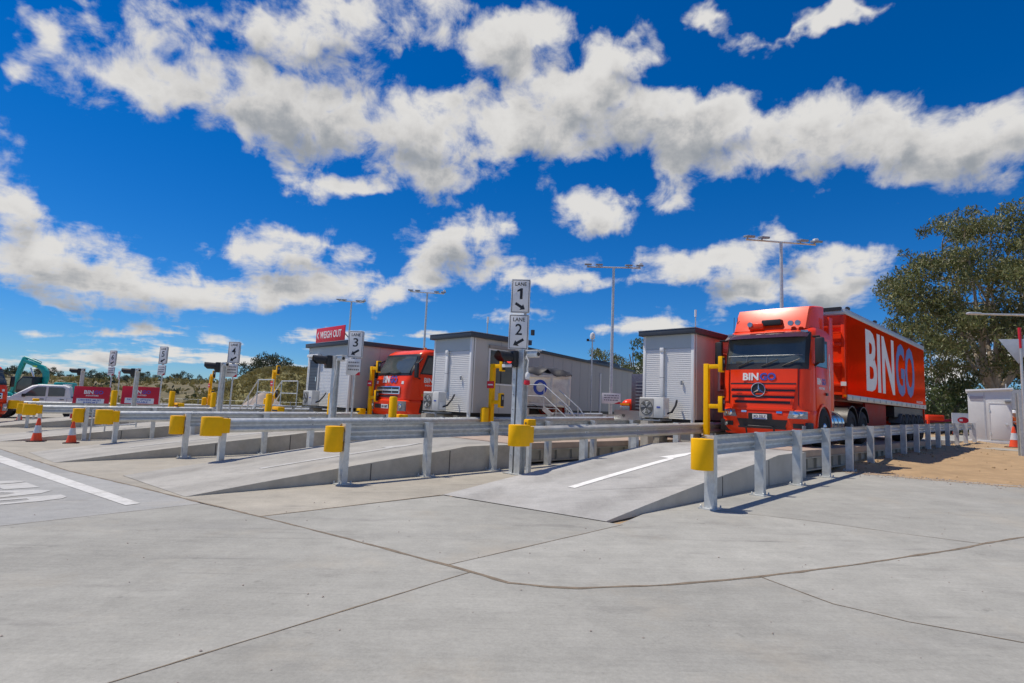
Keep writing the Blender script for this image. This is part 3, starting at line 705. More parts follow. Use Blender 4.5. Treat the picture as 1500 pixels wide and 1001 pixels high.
# W-beam cross-section, x outward from the post, z downwards from the top edge
wbeam = [(.0, 0), (.035, -.018), (.078, -.045), (.082, -.075), (.045, -.115), (.012, -.14), (.012, -.17), (.045, -.195), (.082, -.235), (.078, -.265), (.035, -.292), (.0, -.31)]
wprof = [(x+.0, z) for x, z in wbeam]+[(x-.006, z) for x, z in wbeam[::-1]]
def guardrail(label, t, s_posts, s_start, s_end, side, cap, group, steel=galv, post=None, plates=0, zoff=RAIL_Z, flare=None):
    """side +1: beam on the +x face of the posts; cap 'sleeve' upright cylinder, 'nose' wrapped end, None"""
    s0 = s_start; base = Wp(s0, t, 0); root = thing('guardrail', label, 'guardrail', base, -LA, group)
    zat = lambda s: gst(s, t)+zoff
    fx = flare or (lambda s: 0.0)
    knots = [s_start]+[s for s in s_posts if s_start+.2 < s < s_end-.2]+[s_end]
    secs = []
    for s in knots: secs.append([(side*(.058+x)+fx(s), s-s0, zat(s)+z) for x, z in wprof])
    MB().loft(secs).build('rail', steel, root, smooth=50)
    for k, s in enumerate(s_posts):
        g = gst(s, t); xx = fx(s)
        p = link('post', post or post_me, root, (xx, s-s0, zat(s)-zoff))
        if k < plates: link('base_plate', plate_me, root, (xx, s-s0, g))
        if k < 8: link('bolt', bolt_me, root, (xx+(-.058 if side < 0 else -.082) if 0 else xx+side*.068, s-s0+.0, zat(s)-.155))
    for k in range(2, len(knots)-1, 2):
        s = knots[k]
        if k > 9: break
        sc_ = [[(side*(.058+x+(.004 if i_n < 12 else -.002))+fx(q), q-s0, zat(q)+zz) for i_n, (x, zz) in enumerate(wprof)] for q in (s-.17, s+.17)]
        sp_ = MB().loft(sc_).build('splice', steel, root, smooth=50)
        bm_ = MB()
        for q in (-.11, -.04, .04, .11):
            for zz in (-.055, -.255): bm_.lathe([(.014, 0), (.014, .010), (.006, .016)], (0, 0, 0), 'x', 6); n8 = len(bm_.v)-18; bm_.v[n8:] = [(side*(.146+abs(v[0]))+fx(s), v[1]+s+q-s0, v[2]+zat(s)+zz) for v in bm_.v[n8:]]
        bm_.build('splice_bolt', galv_dark, sp_)
    z = zat(s_start)
    if cap == 'sleeve':
        pr = [(.165*math.cos(a), .165*math.sin(a)) for a in [R(q) for q in range(0, 360, 18)]]
        m = MB(); m.prism(pr, z-.50, z-.04, 'z'); m.build('end_sleeve', yellow, root, bevel=.01, loc=(-.02+fx(s_start), -.14, 0))
        MB().b2(-.13+fx(s_start), .05+fx(s_start), -.05, .10, z-.31, z-.14).build('sleeve_bracket', galv_dark, root)
    elif cap == 'nose':
        pr = []
        for q in range(90, 271, 15): pr.append((.15*math.cos(R(q))*1.0-.12, .15*math.sin(R(q))+side*.07))
        pr = [(p[1], p[0]) for p in pr]
        pl = pr+[(side*.07-.15, .12), (side*.07+.15, .12)]
        MB().prism(pl, z-.37, z+.03, 'z').build('end_nose', yellow, root, bevel=.014)
        MB().prism([(side*.07-.13, .115), (side*.07+.13, .115), (side*.07+.085, .29), (side*.07-.085, .29)], z-.31, z+.0, 'z').build('end_shroud', yellow, root, bevel=.012)
        fm = MB()
        for yy in (.16, .26):
            fm.lathe([(.012, z+.0), (.012, z+.012), (.004, z+.016)], (side*.07, yy, 0), n=8)
        fm.build('fastener', black, root)
    return root
S = lambda a, b, st_=1.97: [a+st_*k for k in range(int((b-a)/st_)+1)]
r1 = []
for x in (1040, 1108, 1159, 1201, 1236, 1262, 1286.5, 1307, 1325, 1340, 1352, 1366, 1381, 1396, 1411): r1.append(onT(x, 660, -4.28 if x < 1300 else -4.33)[0])
r1s = [8.26+1.97*k for k in range(15)]
flare = lambda s: .22*max(0, 1-(s-8.26)/8) if s < 27 else .003*(s-27)**2
GR = 'guardrails along the weighbridge lanes'
guardrail('long guardrail in front of the semi trailer, running back to the white site shed', -4.30, r1s, 8.16, 36.0, -1, 'sleeve', None, plates=6, flare=flare)
guardrail('dusty tan guardrail starting at the twin lane sign post and ending at the yellow intercom', -7.72, [9.75+1.97*k for k in range(8)], 7.72, 25, 1, 'nose', None, steel=galv_tan)
guardrail('guardrail of three tall posts in front of the twin lane sign post', -9.62, S(5.13, 26, 1.86), 5.05, 26, -1, 'sleeve', None, plates=3)
guardrail('guardrail whose yellow nose stands beside the lane four sign', -13.12, S(4.1, 26), 3.9, 26, 1, 'nose', None)
guardrail('guardrail with a sleeve end next to the grey pipe frame', -16.12, S(4.16, 26), 4.08, 26, -1, 'sleeve', None, plates=2)
guardrail('guardrail whose yellow nose stands above the grey pipe frame', -19.42, S(3.2, 26), 2.95, 26, 1, 'nose', None)
guardrail('guardrail with a sleeve end behind the traffic cones', -23.72, S(3.05, 24), 2.97, 24, -1, 'sleeve', None)
guardrail('guardrail whose yellow nose stands in front of the white pickup', -27.15, S(2.1, 24), 1.85, 24, 1, 'nose', None)
guardrail('guardrail sleeve end in front of the white pickup\'s front wheel', -32.35, S(2.1, 22), 2.0, 22, -1, 'sleeve', None)
guardrail('guardrail directly beneath the red notice boards', -35.7, S(2.0, 22), 1.8, 22, 1, 'nose', None)

# ================================================================== SIGNS AND SIGNALS
def sign_plate(parent, name, x0, x1, z0, z1, y, material=white, border=printk):
    p = MB().b2(x0, x1, y, y+.012, z0, z1).build(name, material, parent, bevel=.004)
    e = .012; m = MB(); i = .018
    for a in ((x0+i, x1-i, z0+i, z0+i+e), (x0+i, x1-i, z1-i-e, z1-i), (x0+i, x0+i+e, z0+i+e, z1-i-e), (x1-i-e, x1-i, z0+i+e, z1-i-e)):
        m.b2(a[0], a[1], y-.003, y-.0005, a[2], a[3])
    if border: m.build('border', border, p)
    MB().b2(x0-.004, x1+.004, y+.0125, y+.05, z0+.03, z1-.03).build('backing_rail', galv_dark, p)
    return p
def lane_face(parent, num, x0, x1, z0, z1, y, right):
    p = sign_plate(parent, 'sign_plate', x0, x1, z0, z1, y); w = x1-x0; h = z1-z0
    lettering('lettering', 'LANE', printk, p, (x0+w*.20, y-.001, z0+h*.80), (1, 0, 0), (0, 0, 1), w*.60, h*.11, .003, .012)
    ww = w*.34
    if num == '1':
        hx, hz = x0+w*.5, z0+h*.41; st_w = .05; hh_ = h*.32
        MB().prism([(hx-st_w*.3, hz), (hx+st_w*.9, hz), (hx+st_w*.9, hz+hh_), (hx-st_w*.1, hz+hh_), (hx-st_w*1.5, hz+hh_*.82), (hx-st_w*1.5, hz+hh_*.66), (hx-st_w*.3, hz+hh_*.76)], y-.004, y-.0005, 'y').build('numeral', printk, p)
    else: lettering('numeral', num, printk, p, (x0+w*.5-ww/2, y-.001, z0+h*.41), (1, 0, 0), (0, 0, 1), ww, h*.32, .003, .01)
    # slanting arrow pointing down to the lane
    m = MB(); c = Vector((x0+w*.5, y-.003, z0+h*.20)); d = Vector((1 if right else -1, 0, -.62)).normalized(); n = Vector((-d.z, 0, d.x)); L_ = w*.30
    P = [c-d*L_+n*.03, c+d*L_*.25+n*.03, c+d*L_*.25+n*.075, c+d*L_, c+d*L_*.25-n*.075, c+d*L_*.25-n*.03, c-d*L_-n*.03]
    m.add([(p_.x, y-.003, p_.z) for p_ in P]+[(p_.x, y-.0005, p_.z) for p_ in P], [tuple(range(7)), tuple(range(7, 14))]+[(i, (i+1) % 7, 7+(i+1) % 7, 7+i) for i in range(7)])
    m.build('arrow', printk, p)
    return p
def notice(parent, x0, x1, z0, z1, y, lines=3, redcorner=True):
    p = sign_plate(parent, 'notice_plate', x0, x1, z0, z1, y, border=None); w = x1-x0; h = z1-z0
    m = MB()
    for k in range(lines):
        zz = z1-h*(.22+.22*k); q = x0+w*.12
        while q < x1-w*.14:
            l = min(random.uniform(.06, .16)*w, x1-w*.1-q); m.b2(q, q+l, y-.0025, y-.0005, zz-h*.045, zz+h*.045); q += l+w*.035
    m.build('small_print', mat('grey_print', (.22, .22, .23), .5), p)
    if redcorner:
        MB().prism([(x1, z0), (x1-w*.35, z0), (x1-w*.1, z0+h*.2), (x1, z0+h*.2)], y-.0025, y-.0005, 'y').build('red_corner', redsign, p)
    return p
def traffic_light(parent, x, y, z, lit=True):
    """single hooded lantern; its face looks along -y turned a little left"""
    h = MB().b2(x-.15, x+.15, y-.10, y+.10, z-.18, z+.18).build('signal_housing', black, parent, bevel=.03)
    n = 20; m = MB(); R0, L_ = .135, .34; o = 0; secs = []
    for k, (yy, rr) in enumerate(((0, R0), (-L_, R0*1.06), (-L_, R0*.99), (0, R0*.93))):
        ring = []
        for q in range(n+1):
            a = R(-40+260*q/n); cut = .35*max(0, -math.sin(a)) if yy else 0
            ring.append((x+rr*math.cos(a), y-.10+yy*(1-cut*1.4), z+.02+rr*math.sin(a)))
        secs.append(ring)
    m.loft(secs+[secs[0]], cap=False, closed=False); m.build('visor', black, h)
    MB().lathe([(.12, y-.101), (.115, y-.118), (.07, y-.13), (.01, y-.134)], (x, 0, z+.02), 'y', 20).build('lens', signal_red if lit else mat('dark_red_lens', (.12, .008, .008), .25), h)
    return h
def hbeam(parent, h, w=.16, d=.16, z0=-.05, x=0, y=0, name='post', th=.014, material=galv):
    pr = [(-w/2, -d/2), (w/2, -d/2), (w/2, -d/2+th), (th/2, -d/2+th), (th/2, d/2-th), (w/2, d/2-th), (w/2, d/2), (-w/2, d/2), (-w/2, d/2-th), (-th/2, d/2-th), (-th/2, -d/2+th), (-w/2, -d/2+th)]
    return MB().prism([(p[0]+x, p[1]+y) for p in pr], z0, h, 'z').build(name, material, parent)
def camera_arm(parent, x, y, z):
    c = MB().b2(x, x+.30, y-.06, y+.06, z-.07, z+.07).build('camera_housing', galv, parent, bevel=.012)
    MB().b2(x-.02, x+.34, y-.075, y+.075, z+.071, z+.09).build('sunshield', trim, c)
    MB().lathe([(.045, x+.301), (.04, x+.315)], (0, y, z), 'x', 12).build('camera_lens', black, c)
def cable(parent, pts, r=.012, material=None, name='cable'): MB().tube(pts, r, 6).build(name, material or trim, parent)

# twin lane post in the foreground
p0 = lane_thing('lane_sign_post', 'tall galvanised post with lane 1 and lane 2 plates and a red signal', 'sign post', 8.78, -8.70, gst(8.78, -8.70))
yaw = R(46+3)             # plates face the approaching drivers / the camera side
hbeam(p0, 2.72, .17, .17)
hbeam(p0, 2.55, .10, .12, x=-.19, y=-.02, name='cable_duct', th=.012)
MB().b2(-.36, .2, -.16, .16, -.0, .018).build('base_plate', galv, p0)
fr = bpy.data.objects.new('sign_frame', MB().b2(-.03, .03, -.03, .03, 2.55, 4.20).mesh('sign_frame', galv_dark)); COL.objects.link(fr); fr.parent = p0; fr.rotation_euler.z = R(42)
lane_face(fr, '1', -.33, .09, 3.52, 4.29, -.065, True)
lane_face(fr, '2', -.35, .09, 2.71, 3.49, -.065, False)
tl = traffic_light(p0, 0, 0, 0); tl.location = (-.22, -.10, 2.50); tl.rotation_euler.z = R(-6)
camera_arm(p0, .14, 0, 2.60)
MB().b2(.22, .28, -.03, .03, 3.02, 3.14).build('beacon', black, p0)
notice(p0, -.42, -.12, 2.31, 2.38, -.25, 1, False)
cable(p0, [(.12, -.05, 2.5), (.18, -.1, 2.56), (.24, -.09, 2.45), (.2, -.08, 2.28), (.22, -.08, 2.15)], .014)
MB().lathe([(.04, 0), (.05, .03), (.05, .12), (.03, .15)], (.23, -.09, 2.05), n=12).build('junction_cup', trim, p0)
MB().lathe([(.05, 0), (.07, .02), (.06, .10)], (.22, -.09, 1.93), n=10).build('warning_tag', redsign, p0)
for k in range(7): MB().lathe([(.012, 0), (.012, .012)], (-.19, -.092, .4+.33*k), 'y', 6).build('bolt', galv_dark, p0)

def signal_post(label, x, yb, ytop, t, lit, cam_=True):
    s, _ = onT(x, yb, t); zt = onT(x, ytop, t)[1]; g = gst(s, t)
    r = lane_thing('signal_post', label, 'traffic signal', s, t, g, 'traffic signals at the lane entries'); H = zt-g
    hbeam(r, H, .16, .16); MB().b2(-.2, .2, -.16, .16, 0, .018).build('base_plate', galv, r)
    q = traffic_light(r, 0, 0, 0, lit); q.location = (-.24, -.10, H-.17); q.rotation_euler.z = R(-12)
    if cam_: camera_arm(r, .10, 0, H-.08)
    cable(r, [(.08, -.05, H-.15), (.2, -.1, H-.12), (.24, -.1, H-.35), (.14, -.09, H-.6), (.09, -.09, H-.9)], .012)
    return r
def lane_sign(label, x, yb, ytop, t, num, w=.44, h=.78, turn=0.0):
    s, _ = onT(x, yb, t); zt = onT(x, ytop, t)[1]; g = gst(s, t)
    r = lane_thing('lane_sign', label, 'sign', s, t, g, 'numbered lane signs on thin poles'); H = zt-g
    MB().tube([(0, .03, -.05), (0, .03, H-.1)], .03, 10).build('pole', galv, r)
    fr = bpy.data.objects.new('sign_bracket', MB().b2(-.05, .05, -.0, .03, H-h-.5, H-.06).mesh('sign_bracket', galv_dark)); COL.objects.link(fr); fr.parent = r; fr.rotation_euler.z = turn
    lane_face(fr, num, -w/2, w/2, H-h, H, -.03, False)
    notice(fr, -w/2, w/2-.03, H-h-.50, H-h-.03, -.03)
    return r
signal_post('dark hooded signal beside the lane 3 sign', 487, 605, 521, -14.7, False)
signal_post('dark hooded signal beside the lane 4 plate', 321, 600, 531, -21.5, False)
signal_post('dark hooded signal in front of the red notice board beside the lane 5 sign', 196, 590, 540, -29, False)
signal_post('dark hooded signal between the white pickup and the red notice board', 116, 588, 540, -37, False)
lane_sign('lane 3 plate with a white notice below it', 514, 605, 484, -14.7, '3', .44, .78, R(42))
lane_sign('lane 4 plate on a thin pole', 335, 600, 500, -21.5, '4', .44, .78, R(41))
lane_sign('lane 5 plate with a small notice on a thin pole', 232, 590, 507, -29, '5', .42, .80, R(34))
lane_sign('lane 6 plate on a thin pole beside the small red and white sign', 158, 588, 513, -37, '6', .42, .85, R(36))

# small red and white sign behind the notice boards
s_, z_ = onT(170, 590, -42); r = lane_thing('small_sign', 'small red and white sign on a pole behind the red notice boards', 'sign', s_, -42); H = onT(170, 543, -42)[1]-gst(s_, -42)
MB().tube([(0, .03, -.05), (0, .03, H)], .03, 8).build('pole', galv, r)
q = sign_plate(r, 'sign_plate', -.2, .2, H-.55, H, -.03, white, redsign); MB().b2(-.12, .12, -.036, -.031, H-.2, H-.08).build('red_band', redsign, q); MB().b2(-.06, .02, -.036, -.031, H-.46, H-.26).build('red_symbol', redsign, q)

# ------------------------------------------------------------------ yellow intercom stands
def intercom(label, x, yb, ytop, t, boll=True, redtag=True):
    s, _ = onT(x, yb, t); zt = onT(x, ytop, t)[1]; g = gst(s, t); H = zt-g
    r = lane_thing('intercom_stand', label, 'intercom', s, t, g, 'yellow driver intercom stands')
    MB().b2(-.07, .07, -.07, .07, -.05, H-.12).build('mast', yellow, r, bevel=.012)
    for zz in (H-.20, H-1.30):
        arm = MB().b2(.071, .38, -.055, .055, zz-.06, zz+.06).build('arm', yellow, r, bevel=.01)
        hd = MB().b2(.36, .48, -.075, .075, zz-.16, zz+.28).build('call_panel', yellow, r, bevel=.012)
        MB().b2(.481, .50, -.06, .06, zz-.12, zz+.24).build('panel_face', black, hd, bevel=.008)
        MB().b2(.5, .506, -.03, .03, zz+.08, zz+.18).build('speaker_slot', galv_dark, hd)
    MB().prism([(-.2, -.2), (.2, -.2), (.2, .2), (-.2, .2)], 0, .02, 'z').build('foot_plate', yellow, r)
    if redtag:
        q = MB().b2(-.15, .16, -.085, -.0715, H-.88, H-.66).build('red_notice', redsign, r)
        MB().b2(-.11, .12, -.0875, -.0855, H-.79, H-.75).build('white_line', white, q)
    if boll: MB().lathe([(.13, -.05), (.13, H-1.52), (.12, H-1.49), (.06, H-1.46)], (-.02, -.24, 0), n=18).build('guard_tube', yellow, r)
    return r
intercom('yellow intercom stand in front of the semi trailer cab', 1035, 640, 527, -7.48, False, False)
intercom('yellow intercom stand in front of the hut window beside the twin lane sign post', 717, 652, 527, -12.9)
intercom('yellow intercom stand beside the red cab-over truck', 541, 607, 532, -19.15, False)
intercom('yellow intercom stand in front of the grassy mound', 397, 600, 538, -26.8)
intercom('yellow intercom stand beside the lane 4 signal', 305, 598, 545, -35.2)

# ------------------------------------------------------------------ yellow bollards
def bollard(label, x, yb, ytop, t, rad=.11):
    s, _ = onT(x, yb, t); zt = onT(x, ytop, t)[1]; g = gst(s, t); H = zt-g
    r = lane_thing('bollard', label, 'bollard', s, t, g, 'yellow steel bollards')
    MB().lathe([(rad, -.05), (rad, H-.03), (rad*.85, H-.005), (rad*.3, H)], n=20).build('tube', yellow, r)
    MB().lathe([(rad*1.7, 0), (rad*1.7, .02)], n=16).build('flange', yellow, r)
    return r
def block(label, x, yb, t, w=.42, h=.26):
    s, z = onT(x, yb, t); r = lane_thing('rail_end_block', label, 'rail end', s, t, z, 'yellow rail end blocks')
    MB().b2(-w/2, w/2, -.12, .12, 0, h).build('block', yellow, r, bevel=.025)
    MB().b2(-.04, .04, -.04, .04, -(z-gst(s, t)), -.0).build('leg', galv, r)
    MB().b2(-w/2+.05, w/2-.05, -.125, -.121, h*.4, h*.6).build('slot', black, r); return r
bollard('yellow bollard in front of the cab-over truck bumper', 574, 622, 581, -13.45)
block('yellow block beside the bollard in front of the cab-over truck', 586, 621, -13.5)
block('small yellow block on top of the nose of the dusty guardrail', 776, 626, -7.95, .14, .16)
bollard('yellow bollard beside the intercom in front of the grassy mound', 392, 607, 577, -19.75)
block('yellow block on the guardrail in front of the grassy mound', 407, 607, -19.85, .55)
bollard('yellow bollard beside the lane 4 signal post', 311, 601, 575, -27.2)
bollard('yellow bollard between the two red notice boards', 166, 592, 572, -27.4)
bollard('yellow bollard beside the lane 5 sign', 251, 592, 573, -27.4)
bollard('slim yellow bollard behind the lane 3 signal post', 483, 607, 576, -16.4, .09)
block('yellow block beyond the lane 5 sign', 262, 598, -27.5, .7, .22)
block('small yellow block at the foot of the intercom by the cab-over truck', 528, 608, -19.3, .35, .25)
block('yellow block in front of the gravel heap', 352, 601, -35.9, .6, .22)
block('yellow block in front of the white pickup door', 52, 590, -36, .5, .2)

# ------------------------------------------------------------------ cones
def cone(label, P, h, lean=0.0):
    r = thing('traffic_cone', label, 'cone', P, random.uniform(0, 1.5), 'orange traffic cones'); k = h/.72
    MB().b2(-.19*k, .19*k, -.19*k, .19*k, 0, .035*k).build('base', mat('black_rubber_base', (.05, .012, .01), .8), r, bevel=.01)
    MB().lathe([(.15*k, .034*k), (.14*k, .06*k), (.105*k, .27*k)], n=20).build('lower_cone', orange, r)
    MB().lathe([(.108*k, .27*k), (.072*k, .50*k)], n=20).build('reflective_band', reflect, r)
    MB().lathe([(.071*k, .50*k), (.04*k, .69*k), (.03*k, .72*k), (.015*k, .72*k)], n=20).build('tip', orange, r)
    return r
cone('orange cone with the clean white band, farther from the grey pipe frame', G(53, 647), .74)
cone('orange cone with a red smear on its band, beside the grey pipe frame', G(104, 649.5), .68)
cone('orange cone half hidden behind the yellow guardrail nose near the pickup', G(28, 616), .62)

# grey pipe frame behind the cones
a_, b_ = G(131, 645), G(182, 641)
r = thing('pipe_frame', 'low galvanised pipe frame beside the traffic cones', 'pipe frame', (a_+b_)/2, 0)
mid = (a_+b_)/2; d = b_-a_; back = Vector((.45, .75, .02)); H = 1.02
def pf(k, v, z): q = d*(k-.5)+back*v; return (q.x, q.y, q.z+z)
for nm, pts in (('upright', [pf(0, 0, 0), pf(0, 0, H)]), ('upright', [pf(.38, 0, 0), pf(.38, 0, H)]), ('upright', [pf(.78, 0, 0), pf(.78, 0, H)]), ('upright', [pf(1, .4, 0), pf(1, .4, H)]),
                ('top_bar', [pf(0, 0, H), pf(.38, 0, H)]), ('top_bar', [pf(.38, 0, H), pf(1, .4, H)]), ('mid_bar', [pf(0, 0, H*.45), pf(.38, 0, H*.45)]), ('mid_bar', [pf(.38, 0, H*.45), pf(1, .4, H*.45)])):
    MB().tube(pts, .024, 8).build(nm, galv, r)

# ------------------------------------------------------------------ red notice boards
def board(label, x0, x1, yb, yt, t, lines):
    xm = (x0+x1)/2; s, _ = onT(xm, yb, t); g = gst(s, t); zt = onT(xm, yt, t)[1]; H = zt-g
    P = Wp(s, t, g); d = ray(xm, yb); dist = P.dot(fw)
    w = (x1-x0)/F_PX*dist*1.02
    r = thing('notice_board', label, 'notice board', P, R(-math.degrees(math.atan2(P.x, P.y)))*.7, 'red notice boards')
    lean = R(7)
    bd = MB().b2(-w/2, w/2, 0, .04, .12, H).build('panel', redsign, r, bevel=.006); bd.rotation_euler.x = -lean
    lettering('lettering', 'BIN', white, bd, (-w*.22, -.002, H-.36), (1, 0, 0), (0, 0, 1), None, .18, .003, .03)
    lettering('lettering', 'GO', bluep, bd, (-w*.22+.40, -.002, H-.36), (1, 0, 0), (0, 0, 1), None, .18, .003, .03)
    lettering('lettering', 'INDUSTRIES', white, bd, (-w*.16, -.002, H-.47), (1, 0, 0), (0, 0, 1), None, .07, .003, .02)
    z = H-.58
    for k, tx in enumerate(lines):
        pn = MB().b2(-w*.40, w*.36, -.006, -.001, z-.27, z).build('white_strip', white, bd)
        rows = tx.split('|')
        for q, rw in enumerate(rows): lettering('lettering', rw, bluep, pn, (-w*.34 if q == 0 else -w*.2, -.007, z-.12-.12*q), (1, 0, 0), (0, 0, 1), w*(.62 if q == 0 else .4), .085, .003, .02)
        z -= .34
    for sx in (-1, 1): MB().bar((sx*w*.42, .10, 0), (sx*w*.42, .10+H*.12, H*.9), .04).build('stand_leg', galv, r)
    for sx in (-1, 1): MB().bar((sx*w*.42, .75, 0), (sx*w*.42, .24, H*.85), .04).build('back_stay', galv, r)
    return r
board('red notice board nearer the white pickup, its lower strip hidden', 109, 152, 601, 566, -33.5, ['DRIVERS MUST|REPORT', 'WEIGHBRIDGE'])
board('red notice board about payment beside the lane 5 sign', 179, 226, 603, 566, -33, ['PAYMENT OPTIONS|AVAILABLE', '1 3 0 0 4 2 4'])

# ================================================================== HUTS
def hut(name, label, tR, tL, sF, length, z0, z1, ac=True, door=False, win=(2.4, 4.1, .95, 2.0), roofover=.10, duct=True, mast=None):
    w = tR-tL; h = z1-z0-.16
    r = lane_thing(name, label, 'hut', sF, tR, z0)
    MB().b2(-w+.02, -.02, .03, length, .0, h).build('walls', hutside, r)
    # lapped cladding boards on the end wall
    n = int((h-.42)/.058); pr = [(.028, 0)]
    for k in range(n): z = k*(h-.42)/n; z2 = (k+1)*(h-.42)/n; pr += [(-.009, z+.003), (.002, z2)]
    pr += [(.028, h-.42)]
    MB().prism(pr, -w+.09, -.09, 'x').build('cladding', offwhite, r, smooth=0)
    MB().b2(-w+.09, -.09, -.012, .03, h-.415, h).build('fascia_panel', mat('grey_fascia', (.42, .47, .48), .45, 0, .05, 2), r)
    for x0, x1 in ((-w, -w+.09), (-.09, 0)): MB().b2(x0, x1, -.022, .06, -.02, h).build('corner_trim', trim, r, bevel=.006)
    MB().b2(-.005, .012, .10, .13, 0, h).build('panel_joint', trim, r)
    k = 1.25
    while k < length: MB().b2(-.019, -.014, k-.006, k+.006, .02, h-.02).build('panel_joint', galv_dark, r); k += 1.2
    # shallow dark roof
    MB().b2(-w-roofover, roofover, -roofover-.05, length+roofover, h+.001, h+.15).build('roof', roofm, r, bevel=.012)
    MB().b2(-w-roofover-.005, roofover+.005, -roofover-.06, length+roofover+.01, h+.152, h+.17).build('roof_sheet', mat('roof_sheet', (.35, .37, .38), .4, .4), r)
    # skirt, bearers and piers
    MB().b2(-w+.06, -.03, .05, length-.05, -.11, -.002).build('bearer', black, r)
    g = gst(sF, tR)-z0
    for yy in (.35, length/2, length-.35):
        for xx in (-.3, -w+.3): MB().b2(xx-.2, xx+.2, yy-.2, yy+.2, g-.05, -.111).build('pier', conc_old, r, bevel=.01)
    MB().b2(-.10, -.02, -.005, .07, g, -.02).build('corner_leg', trim, r)
    # side window with a frame and blind strip
    if win:
        a, b, c, d = win
        q = MB().b2(-.018, .008, a, b, c, d).build('window', glass, r)
        m = MB()
        for v in ((a-.05, a, c-.05, d+.05), (b, b+.05, c-.05, d+.05), (a, b, c-.05, c), (a, b, d, d+.05)): m.b2(-.015, .022, v[0], v[1], v[2], v[3])
        m.build('frame', trim, q)
        MB().b2(.009, .014, (a+b)/2-.02, (a+b)/2+.02, c, d).build('mullion', black, q)
        MB().b2(-.01, .06, a-.06, b+.06, d+.06, d+.16).build('shutter_box', mat('bronze_box', (.30, .27, .24), .5), q)
    if duct:
        dx = -w*.60
        du = MB().b2(dx-.055, dx+.055, -.075, -.0125, .62, h-.50).build('pipe_duct', trim, r, bevel=.008)
        MB().b2(dx-.065, dx+.065, -.10, -.0125, h-.50, h-.38).build('duct_elbow', trim, du, bevel=.02)
        MB().b2(dx-.06, dx+.06, -.078, -.0125, 1.20, 1.215).build('duct_clip', galv_dark, du)
        MB().lathe([(.028, 0), (.03, .12), (.02, .13)], (-w*.22, -.05, 1.0), n=10).build('water_tap', galv_dark, r)
    if ac:
        ax = -w*.58; az = -.06
        u = MB().b2(ax-.43, ax+.37, -.62, -.30, az+.07, az+.66).build('air_conditioner', mat('ac_white', (.68, .68, .64), .45), r, bevel=.015)
        gx = ax-.17
        MB().b2(gx-.24, gx+.22, -.629, -.6215, az+.10, az+.62).build('fan_guard', mat('ac_grille', (.42, .40, .36), .5, .2), u)
        MB().lathe([(.21, -.637), (.20, -.630)], (gx-.01, 0, az+.36), 'y', 24).build('fan_recess', mat('ac_dark', (.10, .10, .09), .6), u)
        m = MB()
        for q in range(5):
            t = q*1.2566; m.add([(gx-.01+.03*math.cos(t), -.640, az+.36+.03*math.sin(t)), (gx-.01+.19*math.cos(t+.1), -.639, az+.36+.19*math.sin(t+.1)), (gx-.01+.19*math.cos(t+.65), -.646, az+.36+.19*math.sin(t+.65))], [(0, 1, 2)])
        m.build('fan_blade', mat('fan_grey', (.50, .49, .46), .5), u)
        m = MB()
        for q in range(1, 5):
            rr = .045*q; pts = [(gx-.01+rr*math.cos(R(v)), -.65, az+.36+rr*math.sin(R(v))) for v in range(0, 361, 24)]; m.tube(pts, .004, 4, False)
        m.build('fan_ring', galv_dark, u)
        MB().b2(ax+.15, ax+.27, -.626, -.6215, az+.36, az+.40).build('maker_plate', bluep, u)
        MB().b2(ax+.371, ax+.40, -.58, -.36, az+.12, az+.34).build('valve_cover', trim, u)
        for xx in (ax-.35, ax+.28):
            MB().b2(xx-.02, xx+.02, -.68, -.013, az, az+.04).build('bracket', galv_dark, r)
            MB().box((xx, -.30, az+.055), (.12, .1, .03)).build('rubber_foot', black, r)
        MB().bar((ax-.35, -.6, az-.0), (ax+.3, -.6, az-.0), .04).build('bracket', galv_dark, r)
        cable(r, [(ax+.38, -.45, az+.2), (ax+.48, -.35, az+.25), (ax+.52, -.2, az+.45), (ax+.5, -.1, az+.6)], .03, black, 'refrigerant_hose')
        if not door: MB().b2(ax-.3, ax-.05, -.75, -.45, g, az-.03).build('block_pad', conc_old, r)
    if door:
        dx0, dx1 = -w+.28, -w+1.08
        dd = MB().b2(dx0, dx1, -.05, -.013, .03, h-.52).build('door', mat('slate_door', (.085, .10, .12), .45, 0, .08, 5), r)
        m = MB()
        for v in ((dx0-.06, dx0, .0, h-.46), (dx1, dx1+.06, .0, h-.46), (dx0, dx1, h-.52, h-.46)): m.b2(v[0], v[1], -.06, -.0125, v[2], v[3])
        m.build('frame', trim, dd)
        MB().b2(dx1-.12, dx1-.06, -.09, -.051, 1.0, 1.18).build('handle', chrome, dd)
        for zz in [.2+.13*q for q in range(14)]: MB().b2(dx0+.05, dx1-.16, -.055, -.051, zz, zz+.02).build('door_slat', mat('slate_edge', (.05, .06, .07), .5), dd)
        MB().b2(dx0-.10, dx1+.12, -.17, -.0125, h-.42, h-.30).build('roller_box', trim, r, bevel=.01)
        MB().lathe([(.06, -.05), (.06, -.0125)], (dx1+.22, 0, h-.62), 'y', 16).build('warning_disc', redsign, r)
    if mast:
        MB().tube([(mast[0], mast[1], h+.15), (mast[0], mast[1], h+.15+mast[2])], .018, 8).build('antenna_mast', galv, r)
        MB().tube([(mast[0], mast[1], h+.15+mast[2]*.72), (mast[0], mast[1], h+.16+mast[2])], .035, 8).build('antenna', trim, r)
    return r
h1 = hut('weighbridge_hut', 'small white clad hut beside the cab of the semi trailer', -7.92, -9.62, 15.0, 5.2, 1.28, 3.93, win=(1.6, 3.0, .95, 2.05), mast=(-.55, 1.1, .75))
h2 = hut('weighbridge_hut', 'white clad hut with an outdoor unit beside the twin lane sign post', -13.25, -15.2, 11.1, onT(771, 560, -13.25)[0]-11.1, 1.19, 3.68, win=(.75, 1.75, .95, 2.0), mast=(-.7, 1.2, .7))
